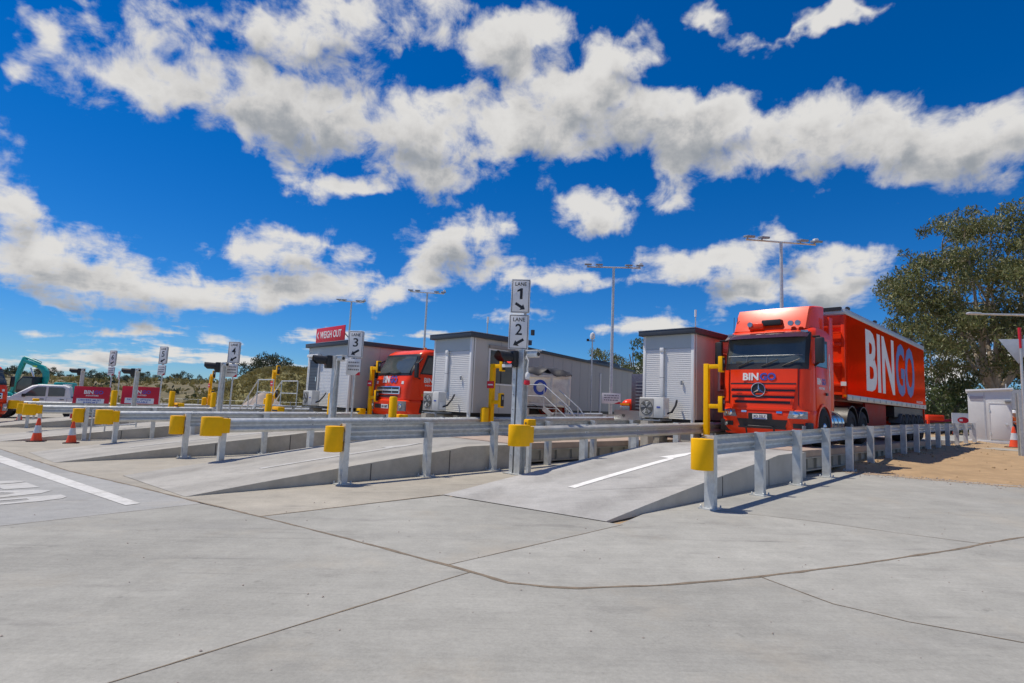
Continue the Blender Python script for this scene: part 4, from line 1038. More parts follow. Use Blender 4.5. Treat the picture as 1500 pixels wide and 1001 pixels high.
h3 = hut('weighbridge_hut', 'wide hut with a slate door and a red roof sign', -19.72, -23.45, 10.5, 7.0, 1.10, 3.69, door=True, duct=False, win=(2.4, 4.2, .95, 2.0))
# roof sign of the third hut
w3 = 3.73; z3 = 3.69-1.10+.02
rs = lane_thing('roof_sign', 'red weigh out sign standing on the hut roof', 'sign', 10.5, -19.72, 1.10)
q = MB().b2(-w3+.62, -.62, -.04, .0, z3, z3+.62).build('panel', redsign, rs, bevel=.006)
lettering('lettering', 'WEIGH OUT', white, q, (-w3+.62+.38, -.042, z3+.17), (1, 0, 0), (0, 0, 1), 1.85, .30, .003, .016)
lettering('lettering', '<', white, q, (-w3+.62+.10, -.042, z3+.15), (1, 0, 0), (0, 0, 1), .14, .34, .003, .03)
for x in (-w3+.9, -.9): MB().bar((x, .05, z3-.02), (x, .02, z3+.5), .04).build('support', galv_dark, rs)
for x in (-w3+.9, -.9): MB().bar((x, .5, z3-.02), (x, .04, z3+.4), .035).build('back_stay', galv_dark, rs)

# far site office, turned a little from the lanes
bA, bB = atY(768, 599, 28.3), atY(926, 601, 42.0)
bd_ = (bB-bA); blen = math.hypot(bd_.x, bd_.y); brz = math.atan2(bd_.y, bd_.x)-math.pi/2
fl = 1.27
off = thing('site_office', 'long grey site office behind the white tipper', 'building', (bA.x, bA.y, fl), brz)
hh = 2.97
MB().b2(-3.2, 0, -1.0, blen, 0, hh).build('walls', officem, off)
m_ = [MB().b2(.001, .006, k-.008, k+.008, .02, hh-.05) for k in [1.2*q+.6 for q in range(int(blen/1.2))]]
for q in m_: q.build('panel_joint', galv_dark, off)
MB().b2(-3.35, .12, -1.1, blen+.1, hh+.001, hh+.16).build('roof', roofm, off, bevel=.01)
MB().b2(-2.2, -.9, blen*.72, blen*.98, hh+.17, hh+.55).build('roof_plant', roofm, off, bevel=.02)
MB().b2(-3.1, -.04, -.9, blen-.1, -.3, -.002).build('bearer', black, off)
MB().b2(.005, .07, blen*.60, blen*.60+.11, -.15, hh-.5).build('downpipe', trim, off)
for k in range(7): MB().b2(-.5, -.1, .6+k*2.3, 1.0+k*2.3, gz(bA.x)-fl-.1, -.301).build('pier', conc_old, off)
for k, zz in ((.62, -.55), (.66, -.40), (.84, -.42), (.9, -.5)):
    MB().b2(-.06, .02, blen*k-.35, blen*k+.35, zz-.03, zz+.03).build('yellow_strap', yellow, off)

# ------------------------------------------------------------------ steel stairs
def stairs(label, P, rz, rise, n, width, run=.26, landing=1.1):
    r = thing('steel_stairs', label, 'stairs', P, rz, 'galvanised access stairs')
    dy = run; dz = rise/n
    for sx in (0, width): MB().bar((sx, 0, .05), (sx, n*dy, rise-.02), .04, .2).build('stringer', galv, r)
    for k in range(n): MB().b2(.02, width-.02, k*dy, k*dy+.27, (k+1)*dz-.04, (k+1)*dz).build('tread', galv, r)
    MB().b2(0, width, n*dy, n*dy+landing, rise-.05, rise).build('landing', galv_dark, r)
    for sx in (.02, width-.02):
        MB().tube([(sx, -.28, .35), (sx, -.30, .55), (sx, -.2, .75), (sx, 0, 1.0), (sx, n*dy, rise+1.0), (sx, n*dy+landing, rise+1.0)], .024, 8).build('handrail', galv, r)
        MB().tube([(sx, -.28, .35), (sx, .0, .5), (sx, n*dy, rise+.5), (sx, n*dy+landing, rise+.5)], .02, 8).build('mid_rail', galv, r)
        for yy, zz in ((.05, .1), (n*dy*.5, rise*.5), (n*dy, rise), (n*dy+landing, rise)): MB().tube([(sx, yy, zz), (sx, yy, zz+1.0)], .022, 8).build('baluster', galv, r)
    for sx in (.05, width-.05): MB().b2(sx-.04, sx+.04, n*dy+landing-.2, n*dy+landing-.12, -.3, rise-.05).build('leg', galv, r)
    return r
# stairs up to the slate door: climb along +x (towards the hut) in front of it
P = Wp(9.55, -25.6, gst(9.5, -25.6)); stairs('galvanised stairs rising to the slate door of the wide hut', P, -LA-R(90), 1.3, 7, 1.0, .27, 1.6)
P = atY(833, 619, 24.0); P.z = .45; stairs('galvanised stairs in front of the white tipper', P, -LA+R(100), .95, 5, .9, .26, 1.0)

# ================================================================== VEHICLES
def wheel(parent, x, y, z, r=.5, w=.28, side=1, rim=chrome, name='wheel'):
    """disc faces +x when side=1; x is the outer face"""
    o = link(name, MB().lathe([(r*.56, 0), (r*.60, .02), (r*.86, .015), (r*.97, -.03), (r, -.07), (r, -w+.07), (r*.97, -w+.03), (r*.6, -w)], axis='x', n=28).mesh('tyre', rubber, 40), parent, (x, y, z))
    d = MB().lathe([(r*.57, -.03), (r*.54, -.05), (r*.46, -.10), (r*.30, -.11), (r*.26, -.04), (r*.22, .0), (r*.16, .03), (r*.04, .035)], axis='x', n=24)
    link('rim', d.mesh('rim', rim, 40), o)
    m = MB()
    for k in range(10): a = k*.628; m.lathe([(.014, -.08), (.014, -.02)], (0, r*.38*math.cos(a), r*.38*math.sin(a)), 'x', 6)
    link('wheel_nut', m.mesh('wheel_nut', chrome, 30), o)
    if side < 0: o.rotation_euler.z = math.pi
    return o

def glossy_ribbed(name, col):
    m, nt, b = nodes_of(name); N, L = nt.nodes, nt.links
    tc = N.new('ShaderNodeTexCoord'); wv = N.new('ShaderNodeTexWave'); wv.wave_type = 'BANDS'; wv.bands_direction = 'Y'; wv.inputs['Scale'].default_value = 2.1; wv.inputs['Distortion'].default_value = 0.0
    L.new(tc.outputs['Object'], wv.inputs['Vector'])
    bp = N.new('ShaderNodeBump'); bp.inputs['Strength'].default_value = .25; bp.inputs['Distance'].default_value = .004; L.new(wv.outputs['Fac'], bp.inputs['Height'])
    n = N.new('ShaderNodeTexNoise'); n.inputs['Scale'].default_value = 1.3; n.inputs['Detail'].default_value = 7; L.new(tc.outputs['Object'], n.inputs['Vector'])
    mr = N.new('ShaderNodeMapRange'); L.new(n.outputs['Fac'], mr.inputs['Value']); mr.inputs['To Min'].default_value = .85; mr.inputs['To Max'].default_value = 1.1
    sc = N.new('ShaderNodeVectorMath'); sc.operation = 'SCALE'; sc.inputs[0].default_value = col; L.new(mr.outputs[0], sc.inputs['Scale']); L.new(sc.outputs[0], b.inputs['Base Color'])
    b.inputs['Roughness'].default_value = .11; b.inputs['Metallic'].default_value = .55; b.inputs['Specular IOR Level'].default_value = .0; b.inputs['Specular Tint'].default_value = (1, .30, .18, 1)
    L.new(bp.outputs[0], b.inputs['Normal']); return m
redside = glossy_ribbed('glossy_red_trailer_panel', (.86, .045, .010))

class Front:
    """front shell of a cab: y of the skin as a function of x and z (front faces -y)"""
    def __init__(s, hw, prof, crown=.10, corner=.30):
        s.hw, s.prof, s.crown, s.corner = hw, prof, crown, corner
    def base(s, z):
        P = s.prof
        if z <= P[0][0]: return P[0][1]
        for (a, ya), (b, yb) in zip(P, P[1:]):
            if z <= b: k = (z-a)/(b-a); k = k*k*(3-2*k); return ya+(yb-ya)*k
        return P[-1][1]
    def y(s, x, z):
        u = min(1.0, abs(x)/s.hw); e = max(0, (u-(1-s.corner))/s.corner)
        return s.base(z)+s.crown*u*u+.30*(1-math.sqrt(max(0, 1-e*e*.98)))
    def patch(s, name, mat_, parent, xl, xr, z0, z1, off, th=.012, nu=18, nv=8, smooth=40, bevel=0):
        fl = xl if callable(xl) else (lambda z: xl); fr = xr if callable(xr) else (lambda z: xr)
        def fn(u, v, o):
            z = z0+(z1-z0)*v; a, b = fl(z), fr(z); x = a+(b-a)*u; return (x, s.y(x, z)-off-o, z)
        return MB().sheet(fn, nu, nv, th).build(name, mat_, parent, smooth=smooth, bevel=bevel)
    def shell(s, z0, z1, yr, nz=18, nx=24, top=.12):
        secs = []
        for k in range(nz+1):
            z = z0+(z1-z0)*k/nz; q = max(0, (z-(z1-top))/top); sh = 1-.06*q*q
            ring = [(-s.hw*sh, yr, z)]
            for i in range(nx+1):
                x = s.hw*math.sin((-1+2*i/nx)*math.pi/2); ring.append((x*sh, s.y(x, z)+.10*q*q, z))
            ring.append((s.hw*sh, yr, z)); secs.append(ring)
        return MB().loft(secs)

# ---- big red tractor unit -------------------------------------------------
DK = .735
def big_tractor():
    tc_ = -6.10; sF = 15.22; hw = 1.17
    r = lane_thing('tractor_unit', 'red cab-over tractor unit with a star badge pulling the long trailer', 'truck', sF, tc_, DK)
    fz = lambda z: z-DK
    fr = Front(hw, [(.25, .16), (.45, .04), (.9, 0), (1.35, .02), (2.0, .06), (2.16, .10), (2.9, .26), (3.15, .40)], .09, .30)
    cabrear = 1.75
    fr.shell(.62, 3.14, cabrear).build('cab', red, r, smooth=50)
    # lower bumper, slightly wider
    bf = Front(hw+.02, [(.22, .10), (.42, -.02), (.8, -.05), (1.0, -.03)], .10, .30)
    b = bf.shell(.24, 1.0, .72, 8, 24, .04).build('bumper', red, r, smooth=50)
    bf.patch('air_intake', black, b, lambda z: -.60-.35*(z-.5), lambda z: .60+.35*(z-.5), .45, .66, .003, .01)
    bf.patch('intake_bar', black, b, -.62, .62, .415, .465, .012, .03)
    for sx in (-1, 1):
        MB().tube([(sx*.36, -.10, .28), (sx*.36, -.14, .42), (sx*.30, -.15, .47), (0, -.16, .47)] if sx < 0 else [(0, -.16, .47), (.30, -.15, .47), (.36, -.14, .42), (.36, -.10, .28)], .022, 8).build('tow_bar', black, b)
        e = lambda s_: (lambda z: s_*(.98+.06*z)) if s_ > 0 else (lambda z: -(1.13))
        xl, xr = (.64, 1.10) if sx > 0 else (-1.10, -.64)
        hl = bf.patch('headlight', lampm, b, (lambda z: .66+.30*(z-.70)) if sx > 0 else (lambda z: -1.10), (lambda z: 1.10) if sx > 0 else (lambda z: -.66-.30*(z-.70)), .71, .90, .006, .02)
        MB().lathe([(.075, 0), (.07, -.02), (.03, -.035)], (sx*.86, bf.y(sx*.86, .81)-.03, .81), 'y', 18).build('lamp_reflector', chrome, hl)
        MB().lathe([(.055, 0), (.05, -.02), (.02, -.03)], (sx*.98, bf.y(sx*.98, .83)-.03, .83), 'y', 18).build('lamp_reflector', chrome, hl)
        bf.patch('fog_recess', black, b, sx*.90-.12, sx*.90+.12, .46, .58, .004, .01)
        bf.patch('fog_lamp', lampm, b, sx*1.04-.06, sx*1.04+.08, .45, .54, .008, .012)
        bf.patch('badge_light', chrome, b, sx*.46-.07, sx*.46+.07, .83, .88, .006, .006)
    pl = bf.patch('number_plate', white, b, -.22, .16, .66, .79, .014, .01)
    bf.patch('plate_surround', black, b, -.34, .28, .63, .82, .006, .006)
    lettering('lettering', 'XO 35LY', printk, pl, (-.20, bf.y(0, .72)-.026, .695), (1, 0, 0), (0, 0, 1), .33, .075, .002, .015)
    bf.patch('plate_strip', bluep, pl, -.20, .14, .665, .682, .0255, .001)
    # grille: sloping shield with four dark slots
    shield = lambda z: .88-.20*max(0, (1.55-z))
    gp = fr.patch('grille', red, r, lambda z: -shield(z), shield, .94, 1.99, .004, .035, 22, 10)
    for z0, z1, k in ((1.585, 1.62, .86), (1.40, 1.45, .84), (1.22, 1.28, .82), (1.08, 1.145, .72)):
        fr.patch('grille_slot', black, gp, -k, k, z0, z1, .0395, .004)
    for z0, k in ((1.50, .84), (1.33, .82), (1.17, .76)):
        fr.patch('grille_bar', red, gp, -k, k, z0-.02, z0+.02, .0395, .03)
    fr.patch('grille_lip', red, gp, -.80, .80, .90, .96, .02, .04)
    for sx in (-1, 1):
        fr.patch('corner_panel', red, r, (lambda z: .92+.03*(z-1)) if sx > 0 else (lambda z: -1.14), (lambda z: 1.14) if sx > 0 else (lambda z: -.92-.03*(z-1)), 1.12, 1.98, .012, .02, 8, 8)
        fr.patch('shut_line', black, r, sx*.905-.008, sx*.905+.008, 1.05, 1.98, .006, .003, 1, 8)
    # star emblem
    cy = fr.y(0, 1.43)-.055; cz = 1.44; cx = -.07
    em = MB().lathe([(.19, cy+.01), (.19, cy-.012), (.165, cy-.015)], (cx, 0, cz), 'y', 32).build('badge', black, gp)
    ring = MB(); ring.tube([(cx+.18*math.cos(R(a)), cy-.02, cz+.18*math.sin(R(a))) for a in range(0, 361, 12)], .013, 8, False); ring.build('badge_ring', chrome, gp)
    sm = MB(); o = [(cx, cy-.045, cz)]; P = []
    for k in range(6):
        a = R(90+60*k); rr = .178 if k % 2 == 0 else .034; P.append((cx+rr*math.cos(a), cy-.018, cz+rr*math.sin(a)))
    sm.add(o+P, [(0, k+1, (k+1) % 6+1) for k in range(6)]); sm.build('badge_star', chrome, gp, smooth=0)
    # lettering on the nose
    ly = fr.y(0, 1.69)-.047
    lettering('lettering', 'BIN', white, gp, (-.50, ly, 1.69), (1, 0, 0), (0, .06, 1), .42, .20, .004, .035)
    lettering('lettering', 'GO', bluep, gp, (-.05, ly, 1.69), (1, 0, 0), (0, .06, 1), .42, .20, .004, .035)
    # windscreen in its black surround
    fr.patch('screen_surround', black, r, -1.10, 1.10, 1.99, 2.98, .004, .012, 24, 10)
    ws = fr.patch('windscreen', glass, r, lambda z: -1.03+.03*(z-2), lambda z: 1.03-.03*(z-2), 2.16, 2.84, .0165, .008, 24, 10)
    for x in (-.55, .1, .62):
        y0 = fr.y(x, 2.10)-.04; MB().tube([(x-.12, y0, 2.07), (x+.02, fr.y(x, 2.13)-.05, 2.13), (x+.30, fr.y(x+.3, 2.24)-.05, 2.25)], .012, 6).build('wiper', black, ws)
    for z in (2.36, ): MB().tube([(x, fr.y(x, z)-.05, z) for x in (-.98, -.5, 0, .5, .98)], .007, 5).build('sun_rail', galv_dark, ws)
    for x in (-.42, .12): MB().tube([(x, fr.y(x, 2.15)-.05, 2.15), (x, fr.y(x, 2.36)-.05, 2.36)], .006, 5).build('sun_rail', galv_dark, ws)
    MB().b2(-.18, .05, .55, .57, 2.2, 2.26).build('dash_card', white, ws)
    # sun visor and roof
    def vis(u, v, o): x = -1.09+2.18*u; z = 2.83+.17*v; return (x, fr.y(x, z)-.05-.20*(1-v)**1.2-o, z)
    vs = MB().sheet(vis, 20, 4, .015).build('sun_visor', mat('smoked_visor', (.08, .03, .03), .15, 0, .1, 3, coat=.6), r)
    for sx in (-1, 1):
        MB().box((sx*.98, fr.y(sx*.98, 2.98)-.06, 2.99), (.16, .06, .06)).build('marker_lamp', lampm, vs)
    # roof fairing
    fp = [(.44, 3.10), (.56, 3.34), (.70, 3.62), (.78, 3.74), (1.2, 3.81), (1.75, 3.87), (1.75, 3.10)]
    secs = []
    for k in range(41):
        x = -1.0+2*k/40; q = abs(x); e = max(0, (q-.95)/.05); sc_ = 1-.03*e*e
        secs.append([(x, y+.05*q*q+(.10*e if y < 1.7 else 0), 3.10+(z-3.10)*sc_) for y, z in fp])
    ff = MB().loft(secs).build('roof_fairing', red, r, smooth=40)
    MB().b2(-.16, .36, .40, .62, 3.22, 3.38).build('air_horn_box', black, ff, bevel=.03)
    MB().b2(-.52, -.10, .38, .6, 3.13, 3.30).build('roof_light_bar', red, ff, bevel=.04)
    for x in (-.46, .62, .80): MB().lathe([(.07, .36), (.075, .40), (.05, .46)], (x, 0, 3.24 if x > 0 else 3.27), 'y', 14).build('spot_lamp', lampm, r)
    for x in (-1.02, -.92): MB().tube([(x, .6, 3.08), (x, .62, 3.55)], .008, 5).build('aerial', black, r)
    # side extender behind the cab
    for sx in (-1, 1): MB().b2(sx*1.13-.02, sx*1.13+.02, cabrear+.002, cabrear+.32, .95, 3.55).build('side_extender', red, r, bevel=.01)
    # right and left doors, windows, mirrors, steps
    for sx in (-1, 1):
        X = sx*(hw+.003)
        d = MB().b2(min(X, X+sx*.012), max(X, X+sx*.012), .52, 1.42, .98, 2.08).build('door', red, r, bevel=.006)
        w = MB().prism([(.56, 2.10), (1.38, 2.10), (1.38, 2.74), (.74, 2.74)], X, X+sx*.012, 'x').build('side_window', glass, r)
        MB().prism([(.47, 2.04), (1.46, 2.04), (1.46, 2.82), (.67, 2.82)], X-sx*.002, X+sx*.006, 'x').build('window_seal', black, r)
        MB().b2(min(X+sx*.012, X+sx*.05), max(X+sx*.012, X+sx*.05), 1.22, 1.36, 1.35, 1.42).build('handle', black, d)
        mi = MB().b2(min(sx*(hw+.06), sx*(hw+.28)), max(sx*(hw+.06), sx*(hw+.28)), .26, .40, 2.15, 2.82).build('mirror', black, r, bevel=.05)
        MB().tube([(sx*(hw-.02), .48, 2.86), (sx*(hw+.16), .34, 2.84)], .03, 8).build('mirror_arm', black, mi)
        MB().tube([(sx*(hw-.02), .50, 2.1), (sx*(hw+.16), .34, 2.18)], .03, 8).build('mirror_arm', black, mi)
        MB().b2(min(sx*(hw+.08), sx*(hw+.26)), max(sx*(hw+.08), sx*(hw+.26)), .401, .405, 2.25, 2.75).build('mirror_glass', chrome, mi)
        # mudguard and step
        n = 14; m = MB(); o = []
        for k in range(n+1):
            a = R(180*k/n); yy, zz = 1.02-.58*math.cos(a), .52+.60*math.sin(a); o.append((yy, zz))
        inn = [(1.02+(y-1.02)*.90, .52+(z-.52)*.90) for y, z in o]
        m.prism(o+inn[::-1], sx*(hw-.36), sx*(hw+.055), 'x'); m.build('mudguard', red, r, smooth=40)
        MB().b2(min(sx*.8, sx*(hw+.01)), max(sx*.8, sx*(hw+.01)), .10, .43, .30, .62).build('step_box', black, r, bevel=.02)
        MB().prism([(1.02-.545*math.cos(R(q)), .52+.56*math.sin(R(q))) for q in range(0, 181, 10)]+[(1.565, .25), (.475, .25)], sx*(hw-.30), sx*(hw+.016), 'x').build('wheel_arch', black, r)
        wheel(r, sx*(hw+.045), 1.02, .51, .51, .30, sx)
        # drive axles
        for y in (3.65, 4.85):
            wheel(r, sx*(hw-.02), y, .51, .51, .34, sx, mat('dusty_steel_rim', (.45, .38, .28), .5, .5, .2, 9))
            o = [(y-.60*math.cos(R(q)), .55+.60*math.sin(R(q))) for q in range(10, 171, 10)]
            inn = [(y+(a-y)*.95, .55+(b_-.55)*.95) for a, b_ in o]
            MB().prism(o+inn[::-1], sx*(hw-.42), sx*(hw+.01), 'x').build('mudguard', black, r, smooth=40)
        tk = MB().lathe([(.05, 1.72), (.30, 1.72), (.33, 1.75), (.33, 2.88), (.30, 2.91), (.05, 2.91)], (sx*.84, 0, .62), 'y', 28).build('fuel_tank', chrome, r)
        for y in (1.95, 2.3, 2.65): MB().lathe([(.336, y), (.336, y+.05)], (sx*.84, 0, .62), 'y', 28).build('tank_strap', galv_dark, tk)
    # door lettering and stripe on the visible side
    X = hw+.017
    lettering('lettering', 'BIN', white, r, (X, .60, 1.62), (0, 1, 0), (0, 0, 1), .30, .17, .003, .03)
    lettering('lettering', 'GO', bluep, r, (X, .95, 1.62), (0, 1, 0), (0, 0, 1), .30, .17, .003, .03)
    lettering('lettering', 'INDUSTRIES', white, r, (X, .72, 1.50), (0, 1, 0), (0, 0, 1), .46, .06, .003, .02)
    pts = [(hw+.004, 1.62+.05*math.sin(v*6.28), 1.5+v*1.0) for v in [k/16 for k in range(17)]]
    MB().tube(pts, .010, 4).build('side_swirl', white, r); pts = [(hw+.004, 1.62-.05*math.sin(v*6.28), 1.5+v*1.0) for v in [k/16 for k in range(17)]]
    MB().tube(pts, .010, 4).build('side_swirl', white, r)
    MB().b2(-.45, .45, 1.2, 5.9, .62, .92).build('chassis', black, r)
    MB().b2(-1.0, 1.0, .35, 1.7, .45, .66).build('underbody', black, r)
    MB().lathe([(.05, 0), (.55, 0), (.55, .08), (.05, .10)], (0, 4.2, .93), n=24).build('fifth_wheel', black, r)
    return r
big_tractor()

# ---- trailer ---------------------------------------------------------------
def big_trailer():
    tR, tL = -4.93, -7.27; sF = 18.5; L_ = 11.1; w = tR-tL
    r = lane_thing('semi_trailer', 'long glossy red trailer with giant white and blue lettering', 'trailer', sF, (tR+tL)/2, DK); hx = w/2
    zb, zt = 1.30, 3.86
    MB().b2(-hx+.02, hx-.012, 0, L_, zb+.16, zt-.02).build('body', red, r)
    sp = MB().b2(hx-.012, hx, .02, L_-.02, zb+.17, zt-.03).build('side_panel', redside, r)
    MB().b2(-hx, -hx+.019, .02, L_-.02, zb+.17, zt-.03).build('side_panel', redside, r)
    for sx in (-1, 1):
        MB().b2(min(sx*(hx-.03), sx*(hx+.012)), max(sx*(hx-.03), sx*(hx+.012)), -.02, L_+.02, zb, zb+.168).build('bottom_rail', mat('dull_aluminium', (.50, .50, .49), .4, .6, .12, 5), r, bevel=.006)
        MB().b2(min(sx*(hx-.05), sx*(hx+.015)), max(sx*(hx-.05), sx*(hx+.015)), -.02, L_+.02, zt-.03, zt+.15).build('top_rail', mat('dull_aluminium', (.50, .50, .49), .4, .6), r, bevel=.008)
        for k in range(14): MB().b2(min(sx*(hx+.012), sx*(hx+.020)), max(sx*(hx+.012), sx*(hx+.020)), .4+k*.78, .46+k*.78, zb+.03, zb+.13).build('rope_hook', galv_dark, r)
        for k, y in enumerate((.25, 3.3, 6.2, 8.8, 10.9)):
            MB().lathe([(.05, y-.09), (.06, y-.05), (.06, y+.05), (.04, y+.09)], (sx*(hx-.02), 0, zt+.19), 'y', 10).build('tarp_roller', black, r)
        MB().b2(min(sx*.95, sx*1.02), max(sx*.95, sx*1.02), 2.4, 5.0, .55, 1.29).build('side_skirt', reddark, r)
    MB().tube([(-hx+.06, y, zt+.16) for y in (.1, L_/2, L_-.1)], .07, 10).build('rolled_tarp', tarp, r)
    MB().b2(-hx-.01, hx+.01, -.10, .0, zt-.02, zt+.15).build('front_header', mat('dull_aluminium', (.50, .50, .49), .4, .6), r, bevel=.01)
    MB().b2(-hx+.3, hx-.1, -.16, -.02, zt+.10, zt+.20).build('roller_bar', black, r)
    # front wall frames
    for x0, x1 in ((-hx+.02, -hx+.12), (hx-.14, hx-.04), (-.06, .06)): MB().b2(x0, x1, -.05, -.001, zb+.05, zt-.03).build('front_stanchion', red, r, bevel=.008)
    for z in (1.75, 2.35, 2.95, 3.5): MB().b2(-hx+.12, hx-.14, -.045, -.001, z-.05, z+.05).build('front_crossbar', red, r, bevel=.008)
    MB().b2(hx-.16, hx-.02, -.075, -.051, 1.72, 1.84).build('document_box', white, r)
    MB().b2(hx-.10, hx-.02, -.06, -.051, zb+.10, zb+.16).build('marker_lamp', amber, r)
    for z in (2.4, 3.3): MB().b2(hx-.45, hx-.14, -.16, -.05, z-.02, z+.02).build('ladder_rung', red, r)
    # giant lettering
    X = hx+.001; y0 = 1.95
    lettering('lettering', 'BIN', white, sp, (X, 2.0, 1.68), (0, 1, 0), (0, 0, 1), 3.70, 1.98, .003, .03)
    lettering('lettering', 'GO', bluep, sp, (X, 5.95, 1.68), (0, 1, 0), (0, 0, 1), 3.1, 1.98, .003, .03)
    lettering('lettering', 'INDUSTRIES', white, sp, (X, 9.3, 1.50), (0, 1, 0), (0, 0, 1), 1.2, .10, .003, .02)
    MB().b2(-.5, .5, .6, L_-.2, .75, 1.29).build('chassis', reddark, r)
    MB().b2(-hx+.05, hx-.05, L_+.001, L_+.05, .55, zt).build('rear_door', red, r)
    MB().b2(-hx+.1, hx-.1, 6.0, L_-.1, .9, 1.28).build('axle_frame', black, r)
    for y in (7.0, 8.05, 9.1, 10.15):
        for sx in (-1, 1):
            wheel(r, sx*(hx-.02), y, .49, .49, .36, sx, mat('dusty_steel_rim', (.45, .38, .28), .5, .5))
            o = [(y-.54*math.cos(R(q)), .50+.54*math.sin(R(q))) for q in range(20, 161, 14)]; inn = [(y+(a-y)*.96, .5+(b_-.5)*.96) for a, b_ in o]
            MB().prism(o+inn[::-1], sx*(hx-.40), sx*(hx-.01), 'x').build('mudguard', mat('grey_mudguard', (.12, .12, .12), .5), r, smooth=40)
    return r
big_trailer()

# ---- medium cab-over truck ----------------------------------------------------
def mid_truck(label, loc, rz, body_len=4.6, sign=True):
    r = thing('cabover_truck', label, 'truck', loc, rz); hw = 1.13
    fr = Front(hw, [(.5, .05), (.75, 0), (1.3, .02), (1.62, .06), (1.8, .14), (2.45, .45), (2.75, .66)], .06, .17)
    fr.shell(.98, 2.72, 1.75).build('cab', red, r, smooth=50)
    bf = Front(hw+.03, [(.42, .06), (.6, -.05), (.95, -.06), (1.0, -.04)], .07, .17)
    b = bf.shell(.44, 1.0, .62, 8, 22, .04).build('bumper', red, r, smooth=50)
    bf.patch('lower_intake', black, b, -.70, .70, .66, .80, .003, .01)
    pl = bf.patch('number_plate', white, b, -.22, .22, .66, .80, .016, .008); lettering('lettering', 'XN 36BT', printk, pl, (-.19, bf.y(0, .73)-.026, .69), (1, 0, 0), (0, 0, 1), .38, .08, .002, .015)
    for sx in (-1, 1):
        hl = bf.patch('headlight', lampm, b, sx*.93-.16, sx*.93+.16, .60, .93, .006, .02)
        MB().lathe([(.08, 0), (.07, -.02), (.03, -.03)], (sx*.90, bf.y(sx*.90, .77)-.03, .77), 'y', 16).build('lamp_reflector', chrome, hl)
    gp = fr.patch('grille', chrome, r, -.74, .74, 1.16, 1.42, .006, .03)
    for z0, z1 in ((1.19, 1.26), (1.32, 1.39)):
        for x0, x1 in ((-.68, -.30), (-.26, .26), (.30, .68)): fr.patch('grille_slot', black, gp, x0, x1, z0, z1, .0365, .006, 4, 2)
    fr.patch('grille_bar', chrome, gp, -.70, .70, 1.265, 1.315, .0365, .02)
    fr.patch('lower_slot', black, r, -.62, .62, 1.05, 1.11, .004, .008)
    ly = fr.y(0, 1.54)-.012
    lettering('lettering', 'BIN', white, r, (-.40, ly, 1.54), (1, 0, 0), (0, .12, 1), .42, .24, .004, .035)
    lettering('lettering', 'GO', bluep, r, (.07, ly, 1.54), (1, 0, 0), (0, .12, 1), .42, .24, .004, .035)
    lettering('lettering', 'ISUZU', mat('gold_print', (.45, .2, .05), .4, .3), r, (-.12, fr.y(0, 1.47)-.012, 1.455), (1, 0, 0), (0, .08, 1), .30, .05, .003, .02)
    for sx in (-1, 1): fr.patch('side_vent', white, r, sx*.80-.06, sx*.80+.06, 1.50, 1.60, .004, .006, 4, 2)
    fr.patch('screen_surround', black, r, -1.06, 1.06, 1.80, 2.56, .004, .010, 22, 8)
    ws = fr.patch('windscreen', glass, r, lambda z: -1.00+.05*(z-1.8), lambda z: 1.0-.05*(z-1.8), 1.88, 2.48, .0145, .008, 22, 8)
    for x in (-.6, .05): MB().tube([(x-.1, fr.y(x, 1.84)-.05, 1.83), (x+.5, fr.y(x+.5, 1.92)-.05, 1.90)], .012, 6).build('wiper', black, ws)
    MB().lathe([(.06, 0), (.07, .05), (.04, .13)], (.55, 1.1, 2.72), n=12).build('beacon', amber, r)
    for sx in (-1, 1):
        X = sx*(hw+.003)
        d = MB().b2(min(X, X+sx*.012), max(X, X+sx*.012), .55, 1.62, 1.10, 1.86).build('door', red, r, bevel=.006)
        MB().prism([(.60, 1.90), (1.58, 1.90), (1.58, 2.46), (.85, 2.46)], X, X+sx*.012, 'x').build('side_window', glass, r)
        MB().prism([(.52, 1.85), (1.64, 1.85), (1.64, 2.53), (.80, 2.53)], X-sx*.002, X+sx*.006, 'x').build('window_seal', black, r)
        mi = MB().b2(min(sx*(hw+.08), sx*(hw+.26)), max(sx*(hw+.08), sx*(hw+.26)), .22, .32, 1.72, 2.22).build('mirror', black, r, bevel=.04)
        MB().tube([(sx*hw, .55, 1.7), (sx*(hw+.17), .30, 1.74)], .022, 6).build('mirror_arm', black, mi); MB().tube([(sx*hw, .6, 2.4), (sx*(hw+.17), .30, 2.2)], .022, 6).build('mirror_arm', black, mi)
        o = [(1.15-.60*math.cos(R(q)), .55+.66*math.sin(R(q))) for q in range(0, 181, 12)]; inn = [(1.15+(a-1.15)*.88, .55+(b_-.55)*.90) for a, b_ in o]
        MB().prism(o+inn[::-1], sx*(hw-.34), sx*(hw+.05), 'x').build('mudguard', black, r, smooth=40)
        MB().prism([(1.15-.55*math.cos(R(q)), .55+.60*math.sin(R(q))) for q in range(0, 181, 10)]+[(1.70, .3), (.60, .3)], sx*(hw-.30), sx*(hw+.02), 'x').build('wheel_arch', black, r)
        wheel(r, sx*(hw+.04), 1.15, .5, .5, .28, sx, white)
        for y in (1.9+body_len-.75, ): wheel(r, sx*(hw-.02), y, .5, .5, .42, sx, white)
        MB().b2(min(sx*.7, sx*(hw+.01)), max(sx*.7, sx*(hw+.01)), .30, .62, .38, .78).build('step_box', black, r, bevel=.02)
    lettering('lettering', 'BIN', white, r, (hw+.017, .70, 1.58), (0, 1, 0), (0, 0, 1), .36, .17, .003, .03)
    lettering('lettering', 'GO', bluep, r, (hw+.017, 1.10, 1.58), (0, 1, 0), (0, 0, 1), .36, .17, .003, .03)
